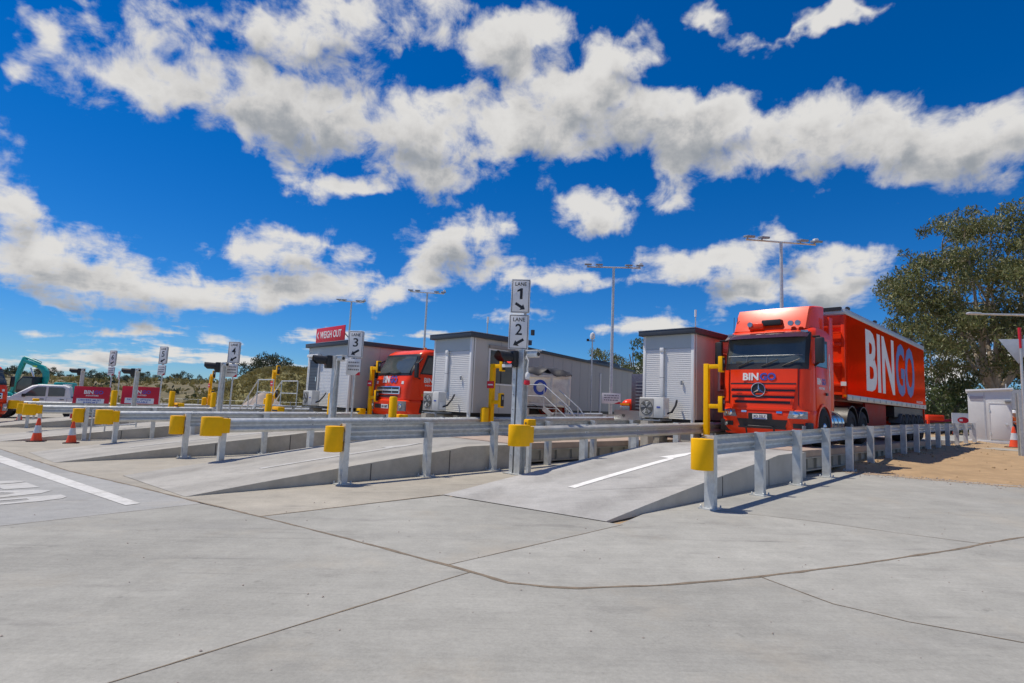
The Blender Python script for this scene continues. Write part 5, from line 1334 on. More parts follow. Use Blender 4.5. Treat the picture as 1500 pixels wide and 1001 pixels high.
    lettering('lettering', 'INDUSTRIES', white, r, (hw+.017, .75, 1.46), (0, 1, 0), (0, 0, 1), .60, .06, .003, .02)
    MB().b2(hw+.016, hw+.022, .62, .72, .98+.14, 1.20).build('side_marker', amber, r)
    MB().b2(-.45, .45, 1.0, 1.8+body_len, .6, .95).build('chassis', reddark, r)
    MB().b2(-.9, .9, .1, .9, .32, .42).build('under_guard', reddark, r)
    MB().b2(-1.12, 1.12, 1.95, 1.9+body_len, .98, 2.3).build('bin_body', red, r, bevel=.02)
    for k in range(int(body_len)): MB().b2(-1.16, 1.16, 2.1+k*.95, 2.18+k*.95, 1.0, 2.28).build('bin_rib', red, r)
    return r
mt = mid_truck('red cab-over truck with a chrome barred grille between the two huts', Wp(11.2, -18.12, .45), -LA, 2.2); mt.scale = (1.07, 1.07, 1.07)
# truck nosing in at the left edge of the lanes
Pl = G(2, 626); mid_truck('red truck just nosing into view beside the white pickup', Vector((Pl.x-1.95, Pl.y+1.15, gz(Pl.x))), R(80), 4.6)

# ---- white tipper behind the stairs ------------------------------------------
def tipper():
    P = atY(758, 606, 25.5); P.z = .40
    r = thing('tipper_trailer', 'dusty cream tipper body with black tarpaulin and a blue ring emblem', 'tipper', P, math.atan2(math.sin(R(90)-LA*1.35), 1))
    r.rotation_euler.z = R(-6)
    W_ = 2.6; z0, z1 = 1.05, 2.45
    pr = [(-1.6, z0+.16), (-1.45, z0), (1.45, z0), (1.6, z0+.25), (1.62, z1), (-1.62, z1)]
    b = MB().prism([(x+.75, z) for x, z in pr], 0, 2.3, 'y').build('tipper_body', cream, r, bevel=.03)
    for x in (-.35, .45, 1.5, 2.3): MB().b2(x-.05, x+.05, -.05, -.001, z0+.1, z1-.03).build('body_rib', cream, r, bevel=.01)
    MB().b2(-.85, 2.37, -.06, -.001, z1-.10, z1+.03).build('top_lip', cream, r, bevel=.015)
    MB().b2(-.75, 2.25, -.05, -.001, z0+.02, z0+.14).build('bottom_lip', cream, r, bevel=.015)
    m = MB(); n = 24
    def tf(u, v, o): x = -.9+3.3*u; y = -.10+2.5*v; z = z1+.08+.36*math.sin(math.pi*u)**.5*(.5+.5*math.sin(math.pi*v))+.05*math.sin(u*31)*math.sin(v*9+1)-(.26*abs(math.sin(u*9.4)) if v < .01 else 0); return (x, y, z+o)
    MB().sheet(tf, n, 10, .02).build('tarpaulin', tarp, r, smooth=60)
    m = MB(); m.tube([(.98+.24*math.cos(R(a)), -.012, z0+.86+.28*math.sin(R(a))) for a in range(0, 361, 15)], .07, 8, False)
    for v in range(len(m.v)): x, y, z = m.v[v]; m.v[v] = (x, -.004 + (y+.012)*.08, z)
    m.build('ring_emblem', bluep, r)
    MB().b2(-.9, 2.1, .6, 1.7, .62, 1.04).build('chassis', reddark, r)
    for x in (.55,):
        for y in (.12, 2.2):
            w = wheel(r, 0, 0, 0, .52, .34, 1, mat('dusty_steel_rim', (.45, .38, .28), .5, .5)); w.location = (x, y, .5); w.rotation_euler.z = R(-90) if y < 1 else R(90)
    o = [(.55-.62*math.cos(R(q)), .55+.60*math.sin(R(q))) for q in range(15, 166, 12)]; inn = [(.55+(a-.55)*.95, .55+(b_-.55)*.95) for a, b_ in o]
    MB().prism(o+inn[::-1], -.05, .45, 'y').build('mudguard', black, r)
    MB().b2(1.6, 2.0, -.03, .2, .85, 1.02).build('tail_lamp_box', mat('rust_lamp', (.25, .08, .03), .6), r, bevel=.02)
    return r
tipper()

# ---- conventional truck nose behind the small hut -------------------------------
def bonnet_truck():
    s, z = onT(948, 613, -11.3); g = .62
    r = lane_thing('bonneted_truck', 'red bonneted truck with an aluminium bumper, mostly hidden behind the small hut', 'truck', s, -11.3, g)
    k = MB().sheet(lambda u, v, o: (-1.2+2.4*u, -.55+.22*(2*u-1)**2-o, .22+.62*v), 14, 3, .03).build('bumper', mat('brushed_aluminium', (.55, .57, .58), .3, .85, .1, 9, stretch=(1, 1, 6)), r)
    lettering('lettering', 'BGO 35', printk, k, (-.75, -.52, .60), (1, 0, 0), (0, 0, 1), .32, .10, .004, .02)
    MB().b2(-.62, .62, -.02, 2.1, .75, 2.0).build('bonnet', reddark, r, bevel=.08)
    gr = MB().b2(-.66, .66, -.07, -.021, .85, 2.2).build('grille', mat('grille_mesh', (.16, .15, .17), .4, .6, .4, 25), r, bevel=.02)
    for i in range(9):
        MB().b2(-.46, .46, -.085, -.071, .92+i*.12, .95+i*.12).build('grille_bar', galv_dark, gr)
    for sx in (-1, 1):
        MB().lathe([(.02, -.22), (.17, -.18), (.24, -.05), (.27, .2), (.30, 1.0), (.2, 1.3)], (sx*.85, 0, 1.0), 'y', 18).build('wing', red, r, smooth=60)
        hl = MB().b2(sx*.82-.22, sx*.82+.22, -.27, -.20, .76, 1.0).build('headlight', lampm, r, bevel=.03)
        MB().b2(sx*.82-.2, sx*.82+.2, -.255, -.19, 1.02, 1.10).build('indicator', amber, hl)
        MB().tube([(sx*1.12, 2.2, .9), (sx*1.12, 2.2, 3.1)], .09, 12).build('exhaust', chrome, r)
        wheel(r, sx*1.1, .75, .5, .5, .3, sx)
    MB().b2(-1.1, 1.1, 2.1, 3.8, .8, 2.7).build('cab', red, r, bevel=.08)
    MB().b2(-.95, .95, 2.08, 2.099, 1.95, 2.5).build('windscreen', glass, r)
    MB().b2(-.45, .45, .2, 6, .5, .8).build('chassis', black, r)
    return r
bonnet_truck()

# ---- white pickup ------------------------------------------------------------------
def pickup():
    Y = 32.5; P = atY(105, 606, Y); x0 = atY(9, 606, Y); P = Vector((x0.x, Y, gz(x0.x)))
    r = thing('pickup', 'white dual-cab pickup parked behind the guardrails', 'pickup', P, R(34)); r.scale = (.95, 1, 1.10)
    # local x to the rear, y away, front axle at x=0; the nose points to -x
    hw = .92; k = 1.02
    low = [(-.85, .45), (-.9, .75), (-.82, .98), (-.1, 1.08), (.35, 1.12), (4.35, 1.12), (4.40, .55), (4.3, .45)]
    MB().prism(low, -hw, hw, 'y').build('body', white, r, bevel=.05)
    cabp = [(.20, 1.10), (1.12, 1.72), (1.5, 1.79), (2.7, 1.79), (2.95, 1.70), (3.05, 1.10)]
    secs = []
    for y in (-hw+.02, -hw+.12, hw-.12, hw-.02):
        e = .10 if abs(y) > hw-.1 else 0
        secs.append([(x+(.0 if z < 1.2 else (.06 if x < 1.4 else -.05)*(1 if e else 0)), y*(1 if z < 1.2 else .90), z-(.05 if e and z > 1.5 else 0)) for x, z in cabp])
    MB().loft(secs).build('cab', white, r, smooth=40)
    def slant(x, z): return -hw+.02+(z-1.1)/.68*.075-.012
    def win(nm, poly):
        vs = [(x, slant(x, z)-.004, z) for x, z in poly]; vs2 = [(x, slant(x, z)+.02, z) for x, z in poly]; n = len(poly)
        return MB().add(vs+vs2, [tuple(range(n)), tuple(range(n, 2*n))]+[(i, (i+1) % n, n+(i+1) % n, n+i) for i in range(n)]).build(nm, glass, r)
    win('front_window', [(.72, 1.15), (1.80, 1.17), (1.80, 1.66), (1.40, 1.66), (1.22, 1.58)])
    win('rear_window', [(1.92, 1.17), (2.72, 1.20), (2.72, 1.60), (2.62, 1.66), (1.92, 1.66)])
    MB().add([(.25, -.78, 1.155), (1.10, -.70, 1.715), (1.10, .70, 1.715), (.25, .78, 1.155)], [(0, 1, 2, 3)]).build('windscreen', glass, r)
    for xx in (1.86, 2.86): MB().b2(xx-.006, xx+.006, -hw-.003, -hw+.01, .55, 1.12).build('door_gap', black, r)
    for xx in (1.70, 2.66): MB().b2(xx-.14, xx+.06, -hw-.03, -hw-.001, 1.0, 1.04).build('handle', black, r)
    MB().b2(.72, .90, -hw-.18, -hw+.0, 1.12, 1.28).build('mirror', black, r, bevel=.03)
    MB().b2(3.10, 4.38, -hw-.01, hw+.01, 1.121, 1.20).build('tub_rail', black, r, bevel=.02)
    MB().b2(2.55, 2.95, -.35, .35, 1.79, 1.84).build('roof_beacon_bar', white, r, bevel=.01)
    MB().b2(-.93, -.70, -hw+.05, hw-.05, .42, .62).build('front_bumper', black, r, bevel=.04)
    MB().b2(-.86, -.60, -hw-.008, -hw+.2, .82, .96).build('headlight', lampm, r, bevel=.02)
    for x in (0, 3.1):
        o = [(x-.43*math.cos(R(q)), .38+.43*math.sin(R(q))) for q in range(0, 181, 15)]
        MB().prism(o, -hw-.006, -hw+.3, 'y').build('wheel_arch', black, r)
        for sy in (-1, 1):
            w = wheel(r, 0, 0, 0, .38, .25, 1, galv_dark); w.location = (x, sy*(hw-.0), .38); w.rotation_euler.z = R(-90) if sy < 0 else R(90)
    MB().b2(.45, 2.7, -hw-.02, -hw+.1, .38, .46).build('side_step', black, r)
    return r
pickup()

# ---- excavator ----------------------------------------------------------------------
def excavator():
    Y = 47.0; P = atY(62, 592, Y); P.z = gz(P.x)
    r = thing('excavator', 'teal excavator with its boom folded over, behind the white pickup', 'excavator', P, R(4)); r.scale = (.9, .9, .95)
    for y in (-1.0, 1.0):
        MB().prism([(-1.6, .15), (-1.4, 0), (1.4, 0), (1.6, .15), (1.75, .5), (1.5, .85), (-1.5, .85), (-1.75, .5)], y-.3, y+.3, 'y').build('track', black, r, bevel=.04)
        for q in range(6): MB().lathe([(.16, y-.31), (.16, y+.31)], (-1.25+.5*q, 0, .25), 'y', 10).build('track_roller', galv_dark, r)
    MB().lathe([(.9, .86), (.9, 1.05)], n=20).build('turntable', black, r)
    MB().b2(-1.4, 1.9, -1.25, 1.25, 1.05, 1.35).build('platform', teal, r, bevel=.04)
    MB().b2(.2, 1.6, -1.2, 1.2, 1.351, 2.15).build('engine_cover', teal, r, bevel=.08)
    MB().b2(1.55, 2.1, -1.2, 1.2, 1.15, 2.35).build('counterweight', teal, r, bevel=.12)
    cb = MB().prism([(-1.6, 1.351), (-.1, 1.351), (-.1, 2.75), (-1.15, 2.75), (-1.6, 2.2)], -1.2, -.25, 'y').build('cab', black, r, bevel=.05)
    MB().prism([(-1.5, 1.6), (-.3, 1.6), (-.3, 2.6), (-1.1, 2.6), (-1.45, 2.15)], -1.215, -1.2, 'y').build('cab_window', glass, cb)
    # boom: hump-backed, pivoting on the platform and reaching forward
    bm_ = [(.0, 1.9), (.22, 2.6), (.12, 3.3), (-.25, 3.72), (-1.1, 4.0), (-2.0, 4.25), (-2.1, 3.98), (-1.2, 3.68), (-.5, 3.38), (-.25, 3.05), (-.18, 2.6), (-.38, 1.9)]
    MB().prism(bm_, -.20, .20, 'y').build('boom', teal, r, bevel=.03)
    st_ = [(-1.85, 4.35), (-2.15, 4.45), (-2.4, 3.8), (-2.95, 1.2), (-2.7, 1.1), (-2.15, 3.3)]
    MB().prism(st_, -.16, .16, 'y').build('dipper_arm', teal, r, bevel=.03)
    MB().prism([(-3.1, 1.35), (-2.55, 1.25), (-2.2, .9), (-2.3, .45), (-2.8, .35), (-3.2, .8)], -.5, .5, 'y').build('bucket', teal, r, bevel=.04)
    MB().tube([(-.45, 2.2, 0), (-1.3, 3.45, 0)] if 0 else [(-.5, -.27, 2.0), (-1.25, -.27, 3.5)], .07, 10).build('boom_ram', chrome, r)
    MB().tube([(-.6, 0, 3.95), (-2.1, 0, 4.45)], .08, 10).build('arm_ram', teal, r)
    MB().tube([(-.6, .1, 4.05), (-1.3, .12, 4.3), (-2.0, .1, 4.3)], .025, 6).build('hose', black, r)
    MB().b2(-1.15, -.75, -.205, -.2005, 3.60, 3.72).build('maker_strip', mat('lime_print', (.5, .75, .05), .4), r)
    return r
excavator()

# ================================================================== LIGHT POLES, MASTS
def light_pole(label, x, ytop, Y, arm, turn, notice_=False, n=3):
    P = atY(x, ytop, Y); H = P.z; g = gz(P.x)
    r = thing('light_pole', label, 'light pole', Vector((P.x, P.y, g)), turn, 'floodlight poles'); H -= g
    MB().tube([(0, 0, -.1), (0, 0, H)], [.11, .07], 12).build('pole', galv, r)
    MB().lathe([(.2, 0), (.2, .03)], n=12).build('base_flange', galv, r)
    MB().tube([(-arm/2, 0, H), (arm/2, 0, H)], .045, 8).build('crossarm', galv, r)
    for k, q in enumerate((-.97, -.56, .54, .94)[:4]):
        xx = q*arm/2
        f = MB().box((xx, -.22, H+.09), (.40, .42, .09), M=Matrix.Rotation(R(12), 3, 'X')).build('floodlight', galv_dark, r, bevel=.02)
        MB().box((xx, -.24, H+.028), (.34, .36, .02), M=Matrix.Rotation(R(12), 3, 'X')).build('lamp_glass', lampm, f)
        MB().bar((xx, 0, H), (xx, -.1, H+.08), .05).build('bracket', galv_dark, f)
    cm = MB().b2(arm/2-.1, arm/2+.1, -.1, .1, H+.14, H+.30).build('camera_box', trim, r, bevel=.03)
    if notice_:
        notice(r, -.52, .54, 1.62, 2.22, -.13)
    return r
light_pole('floodlight pole with a white notice strapped to it, beside the small hut', 899, 392, 32, 3.1, R(-4), True)
light_pole('floodlight pole rising behind the semi trailer cab', 1144, 355, 26.5, 3.6, R(6))
light_pole('floodlight pole standing between the wide hut and the hut with the intercom', 626, 429, 44, 2.7, R(8))
light_pole('floodlight pole rising directly behind the red roof sign', 515, 442, 49, 2.2, R(10))
P = atY(868, 492, 34); r = thing('camera_mast', 'thin mast with a dome camera behind the grey site office', 'mast', Vector((P.x, P.y, gz(P.x)))); H = P.z-gz(P.x)
MB().tube([(0, 0, -.1), (0, 0, H-.2)], .04, 8).build('pole', galv, r)
MB().lathe([(.02, H-.25), (.14, H-.2), (.16, H), (.12, H+.14), (.02, H+.2)], n=14).build('dome_camera', trim, r)
MB().bar((-.25, 0, H-.32), (.15, 0, H-.32), .05).build('bracket', galv_dark, r); MB().box((-.28, 0, H-.28), (.14, .14, .14)).build('small_camera', black, r)

# street lamp and give way sign at the right edge
P = Vector((20.6, 21.5, gz(20.6))); ztop = atY(1490, 462, 21.5).z
tip = atY(1418, 459, 21.5)
r = thing('street_lamp', 'curved arm street lamp over the white site shed', 'street lamp', P); H = ztop-P.z
MB().tube([(0, 0, -.1), (0, 0, H-.5), (-.12, 0, H-.18), (-.45, 0, H+.02), (tip.x-P.x+.3, 0, tip.z-P.z-.02)], [.09, .07, .06, .05, .035], 12).build('mast', galv, r)
MB().b2(tip.x-P.x-.02, tip.x-P.x+.48, -.10, .10, tip.z-P.z-.05, tip.z-P.z+.04).build('lamp_head', galv, r, bevel=.03)
P = atY(1499, 655, 16.0); P.z = gz(P.x); zc = atY(1490, 508, 16.0).z-P.z
r = thing('give_way_sign', 'back of a grey triangular sign on a red banded pole', 'sign', P, R(-30))
MB().tube([(0.06, 0, -.1), (0.06, 0, zc+.35)], .035, 10).build('pole', galv, r)
MB().tube([(0.06, 0, zc-.05), (0.06, 0, zc+.55)], .038, 10).build('red_band', redsign, r)
MB().prism([(-.42, zc+.22), (.42, zc+.22), (0, zc-.50)], -.02, -.01, 'y').build('triangle', mat('sign_back', (.50, .53, .55), .45, .3), r, bevel=.003)
a_ = atY(1496, 655, 20.5); a_.z = gz(a_.x)
r = thing('steel_post', 'bare galvanised steel post beside the white site shed', 'post', a_); hb = hbeam(r, atY(1494, 576, 20.5).z-a_.z, .13, .13); MB().b2(-.14, .14, -.12, .12, 0, .018).build('base_plate', galv, r)

# ================================================================== SITE SHED, WORKER
def shed():
    A_ = G(1420.5, 650); d = Vector((.77, -.64, 0)); w = 1.76; rz = math.atan2(d.y, d.x)
    g = gz(A_.x)
    r = thing('site_shed', 'white steel site shed with one door at the end of the long guardrail', 'shed', Vector((A_.x, A_.y, g)), rz)
    H0, H1 = 2.74, 2.86; dep = 2.2
    sw = mat('shed_white', (.66, .66, .635), .45, 0, .06, 2, .05, dirt=(.42, .40, .36), dirt_amt=.25)
    MB().prism([(0, .2), (w, .2), (w, H1), (0, H0)], 0, dep, 'y').build('walls', sw, r, bevel=.01)
    MB().prism([(-.08, H0+.001), (w+.08, H1+.001), (w+.08, H1+.11), (-.08, H0+.11)], -.10, dep+.1, 'y').build('roof', trim, r, bevel=.01)
    MB().b2(.02, w-.02, .03, dep, .0, .199).build('skid', galv_dark, r); MB().b2(-.02, w+.02, -.05, .05, .06, .22).build('base_rail', sw, r, bevel=.01)
    x0, x1 = w*.50, w*.95
    dr = MB().b2(x0, x1, -.035, -.001, .30, 2.12).build('door', mat('shed_door', (.74, .74, .715), .4, 0, .05, 2), r, bevel=.006)
    m = MB()
    for v in ((x0-.05, x0, .26, 2.17), (x1, x1+.05, .26, 2.17), (x0, x1, 2.12, 2.17)): m.b2(v[0], v[1], -.045, -.001, v[2], v[3])
    m.build('frame', sw, dr); MB().b2(x1-.2, x1-.10, -.085, -.036, 1.05, 1.10).build('handle', chrome, dr)
    for z in (.5, 1.7): MB().b2(x0-.02, x0+.02, -.05, -.036, z, z+.12).build('hinge', chrome, dr)
    MB().b2(.10, w*.36, -.012, -.001, 2.28, 2.52).build('vent_panel', mat('grey_vent', (.42, .40, .42), .5), r)
    MB().b2(w*.37, w*.40, -.012, -.001, .24, H0-.02).build('panel_seam', mat('seam_grey', (.50, .52, .54), .5), r)
    MB().b2(w-.28, w-.02, -.20, -.001, 2.22, 2.34).build('lamp', galv_dark, r, bevel=.02)
    return r
shed()
# concrete strip the shed stands on
m = MB().b2(-1, 9, -1.5, 2.8, -.2, .07); o = m.build('footpath', slab_mats[3]); o['kind'] = 'structure'
A_ = G(1419, 656); o.location = (A_.x, A_.y, gz(A_.x)); o.rotation_euler.z = math.atan2(G(1500, 662).y-A_.y, G(1500, 662).x-A_.x)

def worker():
    Y = 33.0; P = atY(1486.5, 640, Y); P.z = gz(P.x)+.05; H = atY(1482, 598, Y).z-P.z
    k = 1.78/1.78
    r = thing('person', 'worker in an orange shirt, navy trousers and white helmet beside the shed', 'person', P, R(20))
    J = {'pel': (0, 0, .95), 'wa': (0, 0, 1.1), 'ch': (0, .0, 1.35), 'ne': (0, 0, 1.50), 'he': (0, -.01, 1.62), 'ht': (0, -.01, 1.72)}
    ed = [('pel', 'wa'), ('wa', 'ch'), ('ch', 'ne'), ('ne', 'he'), ('he', 'ht')]; rad = {'pel': .15, 'wa': .14, 'ch': .16, 'ne': .06, 'he': .095, 'ht': .08}
    for s_ in (-1, 1):
        n = 'L' if s_ < 0 else 'R'
        for nm, p, rr in (('sh', (s_*.19, 0, 1.42), .07), ('el', (s_*.26, .03, 1.14), .05), ('wr', (s_*.25, -.08, .92), .035), ('fi', (s_*.24, -.10, .80), .03), ('hi', (s_*.10, 0, .90), .10), ('kn', (s_*.11, -.02, .50), .07), ('an', (s_*.11, .02, .09), .05), ('to', (s_*.12, -.17, .05), .04)):
            J[nm+n] = p; rad[nm+n] = rr
        ed += [('ch', 'sh'+n), ('sh'+n, 'el'+n), ('el'+n, 'wr'+n), ('wr'+n, 'fi'+n), ('pel', 'hi'+n), ('hi'+n, 'kn'+n), ('kn'+n, 'an'+n), ('an'+n, 'to'+n)]
    def skinned(name, keys, edges, material, grow):
        ks = list(keys); me = bpy.data.meshes.new(name); me.from_pydata([J[q] for q in ks], [(ks.index(a), ks.index(b)) for a, b in edges], []); me.materials.append(material)
        o = link(name, me, r); o.modifiers.new('skin', 'SKIN'); 
        for i, q in enumerate(ks): me.skin_vertices[0].data[i].radius = (rad[q]+grow, rad[q]+grow)
        me.skin_vertices[0].data[0].use_root = True
        sb = o.modifiers.new('sub', 'SUBSURF'); sb.levels = 2; sb.render_levels = 2; return o
    skinned('body', J.keys(), ed, skin, 0)
    tk = ['pel', 'wa', 'ch']+[a+b for a in ('sh', 'el') for b in 'LR']; skinned('shirt', tk, [e for e in ed if e[0] in tk and e[1] in tk], hivis, .02)
    tk = ['pel']+[a+b for a in ('hi', 'kn', 'an') for b in 'LR']; skinned('trousers', tk, [e for e in ed if e[0] in tk and e[1] in tk], navy, .022)
    MB().lathe([(.17, 1.68), (.145, 1.70), (.14, 1.76), (.10, 1.83), (.02, 1.86)], (0, -.01, 0), n=18).build('helmet', white, r)
    for s_ in (-1, 1): MB().b2(s_*.12-.05, s_*.12+.05, -.24, .10, 0, .11).build('boot', black, r, bevel=.03)
    MB().lathe([(.185, 1.14), (.185, 1.19)], n=16).build('reflective_band', reflect, r)
worker()
P = atY(1486, 652, 25.5); P.z = gz(P.x)+.07; cone('orange cone standing beside the door of the white site shed', P, .95)
# grey panel fence and container behind the shed
P = atY(1478, 640, 40); P.z = gz(P.x)
r = thing('site_fence', 'grey sheet fence behind the white site shed', 'fence', P, R(-20))
for k in range(6):
    MB().b2(k*1.25, k*1.25+1.2, 0, .04, .05, 2.1).build('panel', mat('grey_green_sheet', (.22, .26, .25), .6, .1), r)
    MB().b2(k*1.25, k*1.25+1.2, -.01, .04, 2.11, 3.5).build('top_panel', mat('pale_sheet', (.50, .53, .54), .5, .1), r)
    MB().tube([(k*1.25-.03, -.02, 0), (k*1.25-.03, -.02, 3.9)], .04, 8).build('post', galv, r)

# red plant and white sign beyond the trailer
P = atY(1360, 622, 46); P.z = gz(P.x)
r = thing('red_screening_plant', 'low red machine with a conveyor beyond the end of the trailer', 'machine', P, R(-10)); w = 2.3
MB().b2(0, 1.2, 0, 1.6, 1.1, 1.55).build('hopper', red, r, bevel=.05)
MB().bar((-.2, .8, .9), (2.3, .8, 1.2), .6, .18).build('conveyor', mat('maroon_paint', (.35, .02, .06), .5), r)
MB().b2(.2, 1.9, .3, 1.4, .45, .8).build('chassis', bluep, r); MB().bar((1.9, .2, 0), (2.1, .2, 1.3), .15).build('leg', red, r); MB().bar((.1, .2, 0), (.1, .2, 1.1), .15).build('leg', red, r)
for x in (.4, 1.0, 1.6): MB().lathe([(.3, .2), (.3, .5)], (x, 0, .3), 'y', 14).build('wheel', rubber, r)
P = atY(1395, 622, 44); P.z = gz(P.x)
r = thing('oval_sign', 'white hoarding with a red oval beside the shed', 'hoarding', P, R(-12))
q = MB().b2(0, 1.55, 0, .05, .55, 1.75).build('panel', white, r)
m = MB().lathe([(.34, -.006), (.34, -.001)], (0, 0, 0), 'y', 28)
m.v = [(x*1.15+.75, y, z*.7+1.2) for x, y, z in m.v]; m.build('red_oval', redsign, q)
MB().b2(.5, .72, -.010, -.007, 1.12, 1.28).build('white_mark', white, q)
for x in (.1, 1.45): MB().b2(x-.03, x+.03, .051, .1, 0, 1.7).build('post', galv_dark, r)

# ================================================================== TERRAIN AND PLANTS
scrub = mat('dry_scrub_ground', (.135, .115, .055), .95, 0, .5, .45, .8, bscale=5, dirt=(.19, .15, .11), dirt_amt=.9)
def hill(name, x0, x1, y0, y1, hf, nx=60, ny=16, material=scrub):
    m = MB()
    for j in range(ny+1):
        for i in range(nx+1):
            x = x0+(x1-x0)*i/nx; y = y0+(y1-y0)*j/ny; m.v.append((x, y, gz(x)-.2+hf(x, y, i/nx, j/ny)))
    for j in range(ny):
        for i in range(nx): m.f.append((j*(nx+1)+i, j*(nx+1)+i+1, (j+1)*(nx+1)+i+1, (j+1)*(nx+1)+i))
    o = m.build(name, material, smooth=70); o['kind'] = 'structure'; return o
ss = lambda a: max(0, min(1, a))**2*(3-2*max(0, min(1, a)))
nz_ = lambda x, y, s: noise.noise(Vector((x*s, y*s, 1.7)))
def embank(x, y, u, v):        # long bare embankment behind the yard on the left
    return ss(v*2.2)*(3.6+.7*nz_(x, y, .05)+.35*nz_(x, y, .2)+.15*nz_(x, y, .7))*ss(u*8)*ss((1-u)*5)
hill('embankment', -190, 2, 72, 150, embank, 90, 26)
def mound_h(x, y): 
    dx, dy = (x+24.0)/11.0, (y-62)/9.0; d = math.hypot(dx, dy)
    return 4.7*ss(1.15-d)+(.25*nz_(x, y, .5)+.12*nz_(x, y, 1.4))*ss(1.3-d)
hill('grassy_mound', -39, -9, 51, 73, lambda x, y, u, v: .15+mound_h(x, y)*ss(u*6)*ss((1-u)*6)*ss(v*6)*ss((1-v)*6), 56, 40, mat('olive_grass_ground', (.17, .155, .055), .95, 0, .45, .9, .8, bscale=4, dirt=(.12, .12, .04), dirt_amt=.8))
def far_bank(x, y, u, v): return ss(v*2.5)*(3.2+1.0*nz_(x, y, .03)+.4*nz_(x, y, .2))*ss(u*6)
hill('far_bank', 6, 240, 95, 190, far_bank, 60, 16, mat('green_bank', (.10, .12, .045), .95, 0, .35, .5, .5, bscale=3))
# grass tussocks: uncountable
m = MB()
def tuft(x, y, z, h, n, spread):
    for k in range(n):
        a = random.uniform(0, 6.28); b = random.uniform(.1, 1)*spread; hh = h*random.uniform(.5, 1); w = h*.07
        dx, dy = math.cos(a), math.sin(a); bx, by = x+dx*b*.25, y+dy*b*.25
        o = len(m.v); m.v += [(bx-dy*w, by+dx*w, z), (bx+dy*w, by-dx*w, z), (bx+dx*b*.6, by+dy*b*.6, z+hh*.8), (bx+dx*b, by+dy*b, z+hh*.62)]
        m.f.append((o, o+1, o+2)); m.f.append((o, o+2, o+3))
for k in range(3200):
    x = random.uniform(-37, -10); y = random.uniform(52, 66); h = mound_h(x, y)
    if h < .15 and random.random() < .6: continue
    tuft(x, y, gz(x)-.1+h, random.uniform(.25, .6), 9, random.uniform(.3, .7))
for k in range(1500):
    x = random.uniform(-75, -6); y = random.uniform(50, 80); v = max(0, (y-72)/78); u = (x+190)/192
    if -34 < x < -9 and y < 72: continue
    z = gz(x)-.2+(embank(x, y, u, v) if y > 72 else .1)
    tuft(x, y, z, random.uniform(.3, .8), 8, random.uniform(.3, .7))
for k in range(500):
    x = random.uniform(-120, -8); y = random.uniform(74, 118); v = (y-72)/78; u = (x+190)/192
    tuft(x, y, gz(x)-.3+embank(x, y, u, v), random.uniform(.6, 1.5), 12, random.uniform(.5, 1.3))
gr = m.build('dry_grass', grassm, smooth=0); tag(gr, 'dry yellow tussock grass over the mound and verge', 'grass', kind='stuff')
m = MB()
for k in range(130):
    x = random.uniform(-130, -6); y = random.uniform(76, 125); v = (y-72)/78; u = (x+190)/192; z = gz(x)-.2+embank(x, y, u, v); q = random.uniform(.4, 1.1)
    for i in range(26):
        p = Vector((random.gauss(0, .5), random.gauss(0, .5), abs(random.gauss(0, .45))))*q; d = Vector((random.uniform(-1, 1), random.uniform(-1, 1), random.uniform(-.5, 1))).normalized()*.4*q; e = d.cross(Vector((random.uniform(-1, 1), random.uniform(-1, 1), .3))).normalized()*.16*q
        c = Vector((x, y, z))+p; o = len(m.v); m.v += [tuple(c-d), tuple(c+e), tuple(c+d), tuple(c-e)]; m.f.append((o, o+1, o+2, o+3))
sb = m.build('low_scrub', leaf_far, smooth=0); tag(sb, 'low olive scrub dotted over the embankment', 'scrub', kind='stuff')
# gravel heap
m = MB(); n = 40
for j in range(n+1):
    for i in range(n+1):
        x = -1+2*i/n; y = -1+2*j/n; d = math.hypot(x, y); hh = max(0, 1-d*(1+.12*noise.noise(Vector((x*3, y*3, 0)))))
        m.v.append((x*2.6, y*2.2, 2.15*hh**.9+.10*noise.noise(Vector((x*7, y*7, 3)))*ss(hh*4)-.05))
for j in range(n):
    for i in range(n): m.f.append((j*(n+1)+i, j*(n+1)+i+1, (j+1)*(n+1)+i+1, (j+1)*(n+1)+i))
P = atY(385, 592, 45); gp_ = m.build('gravel_heap', stone, smooth=60, loc=(P.x, P.y, gz(P.x))); tag(gp_, 'pale heap of crushed gravel in front of the grassy mound', 'gravel heap')
# post and wire fence along the verge
fx0, fx1 = -33, -9
r = thing('wire_fence', 'low post and wire fence running below the grassy mound', 'fence', Vector((fx0, 49, gz(fx0))))
for k in range(13):
    x = k*2.0; MB().tube([(x, 0, gz(fx0+x)-gz(fx0)-.1), (x, 0, gz(fx0+x)-gz(fx0)+1.25)], .03, 6).build('fence_post', galv_dark, r)
for z in (.4, .8, 1.2): MB().tube([(k*2.0, -.02, gz(fx0+k*2.0)-gz(fx0)+z) for k in range(13)], .008, 4).build('wire', galv_dark, r)

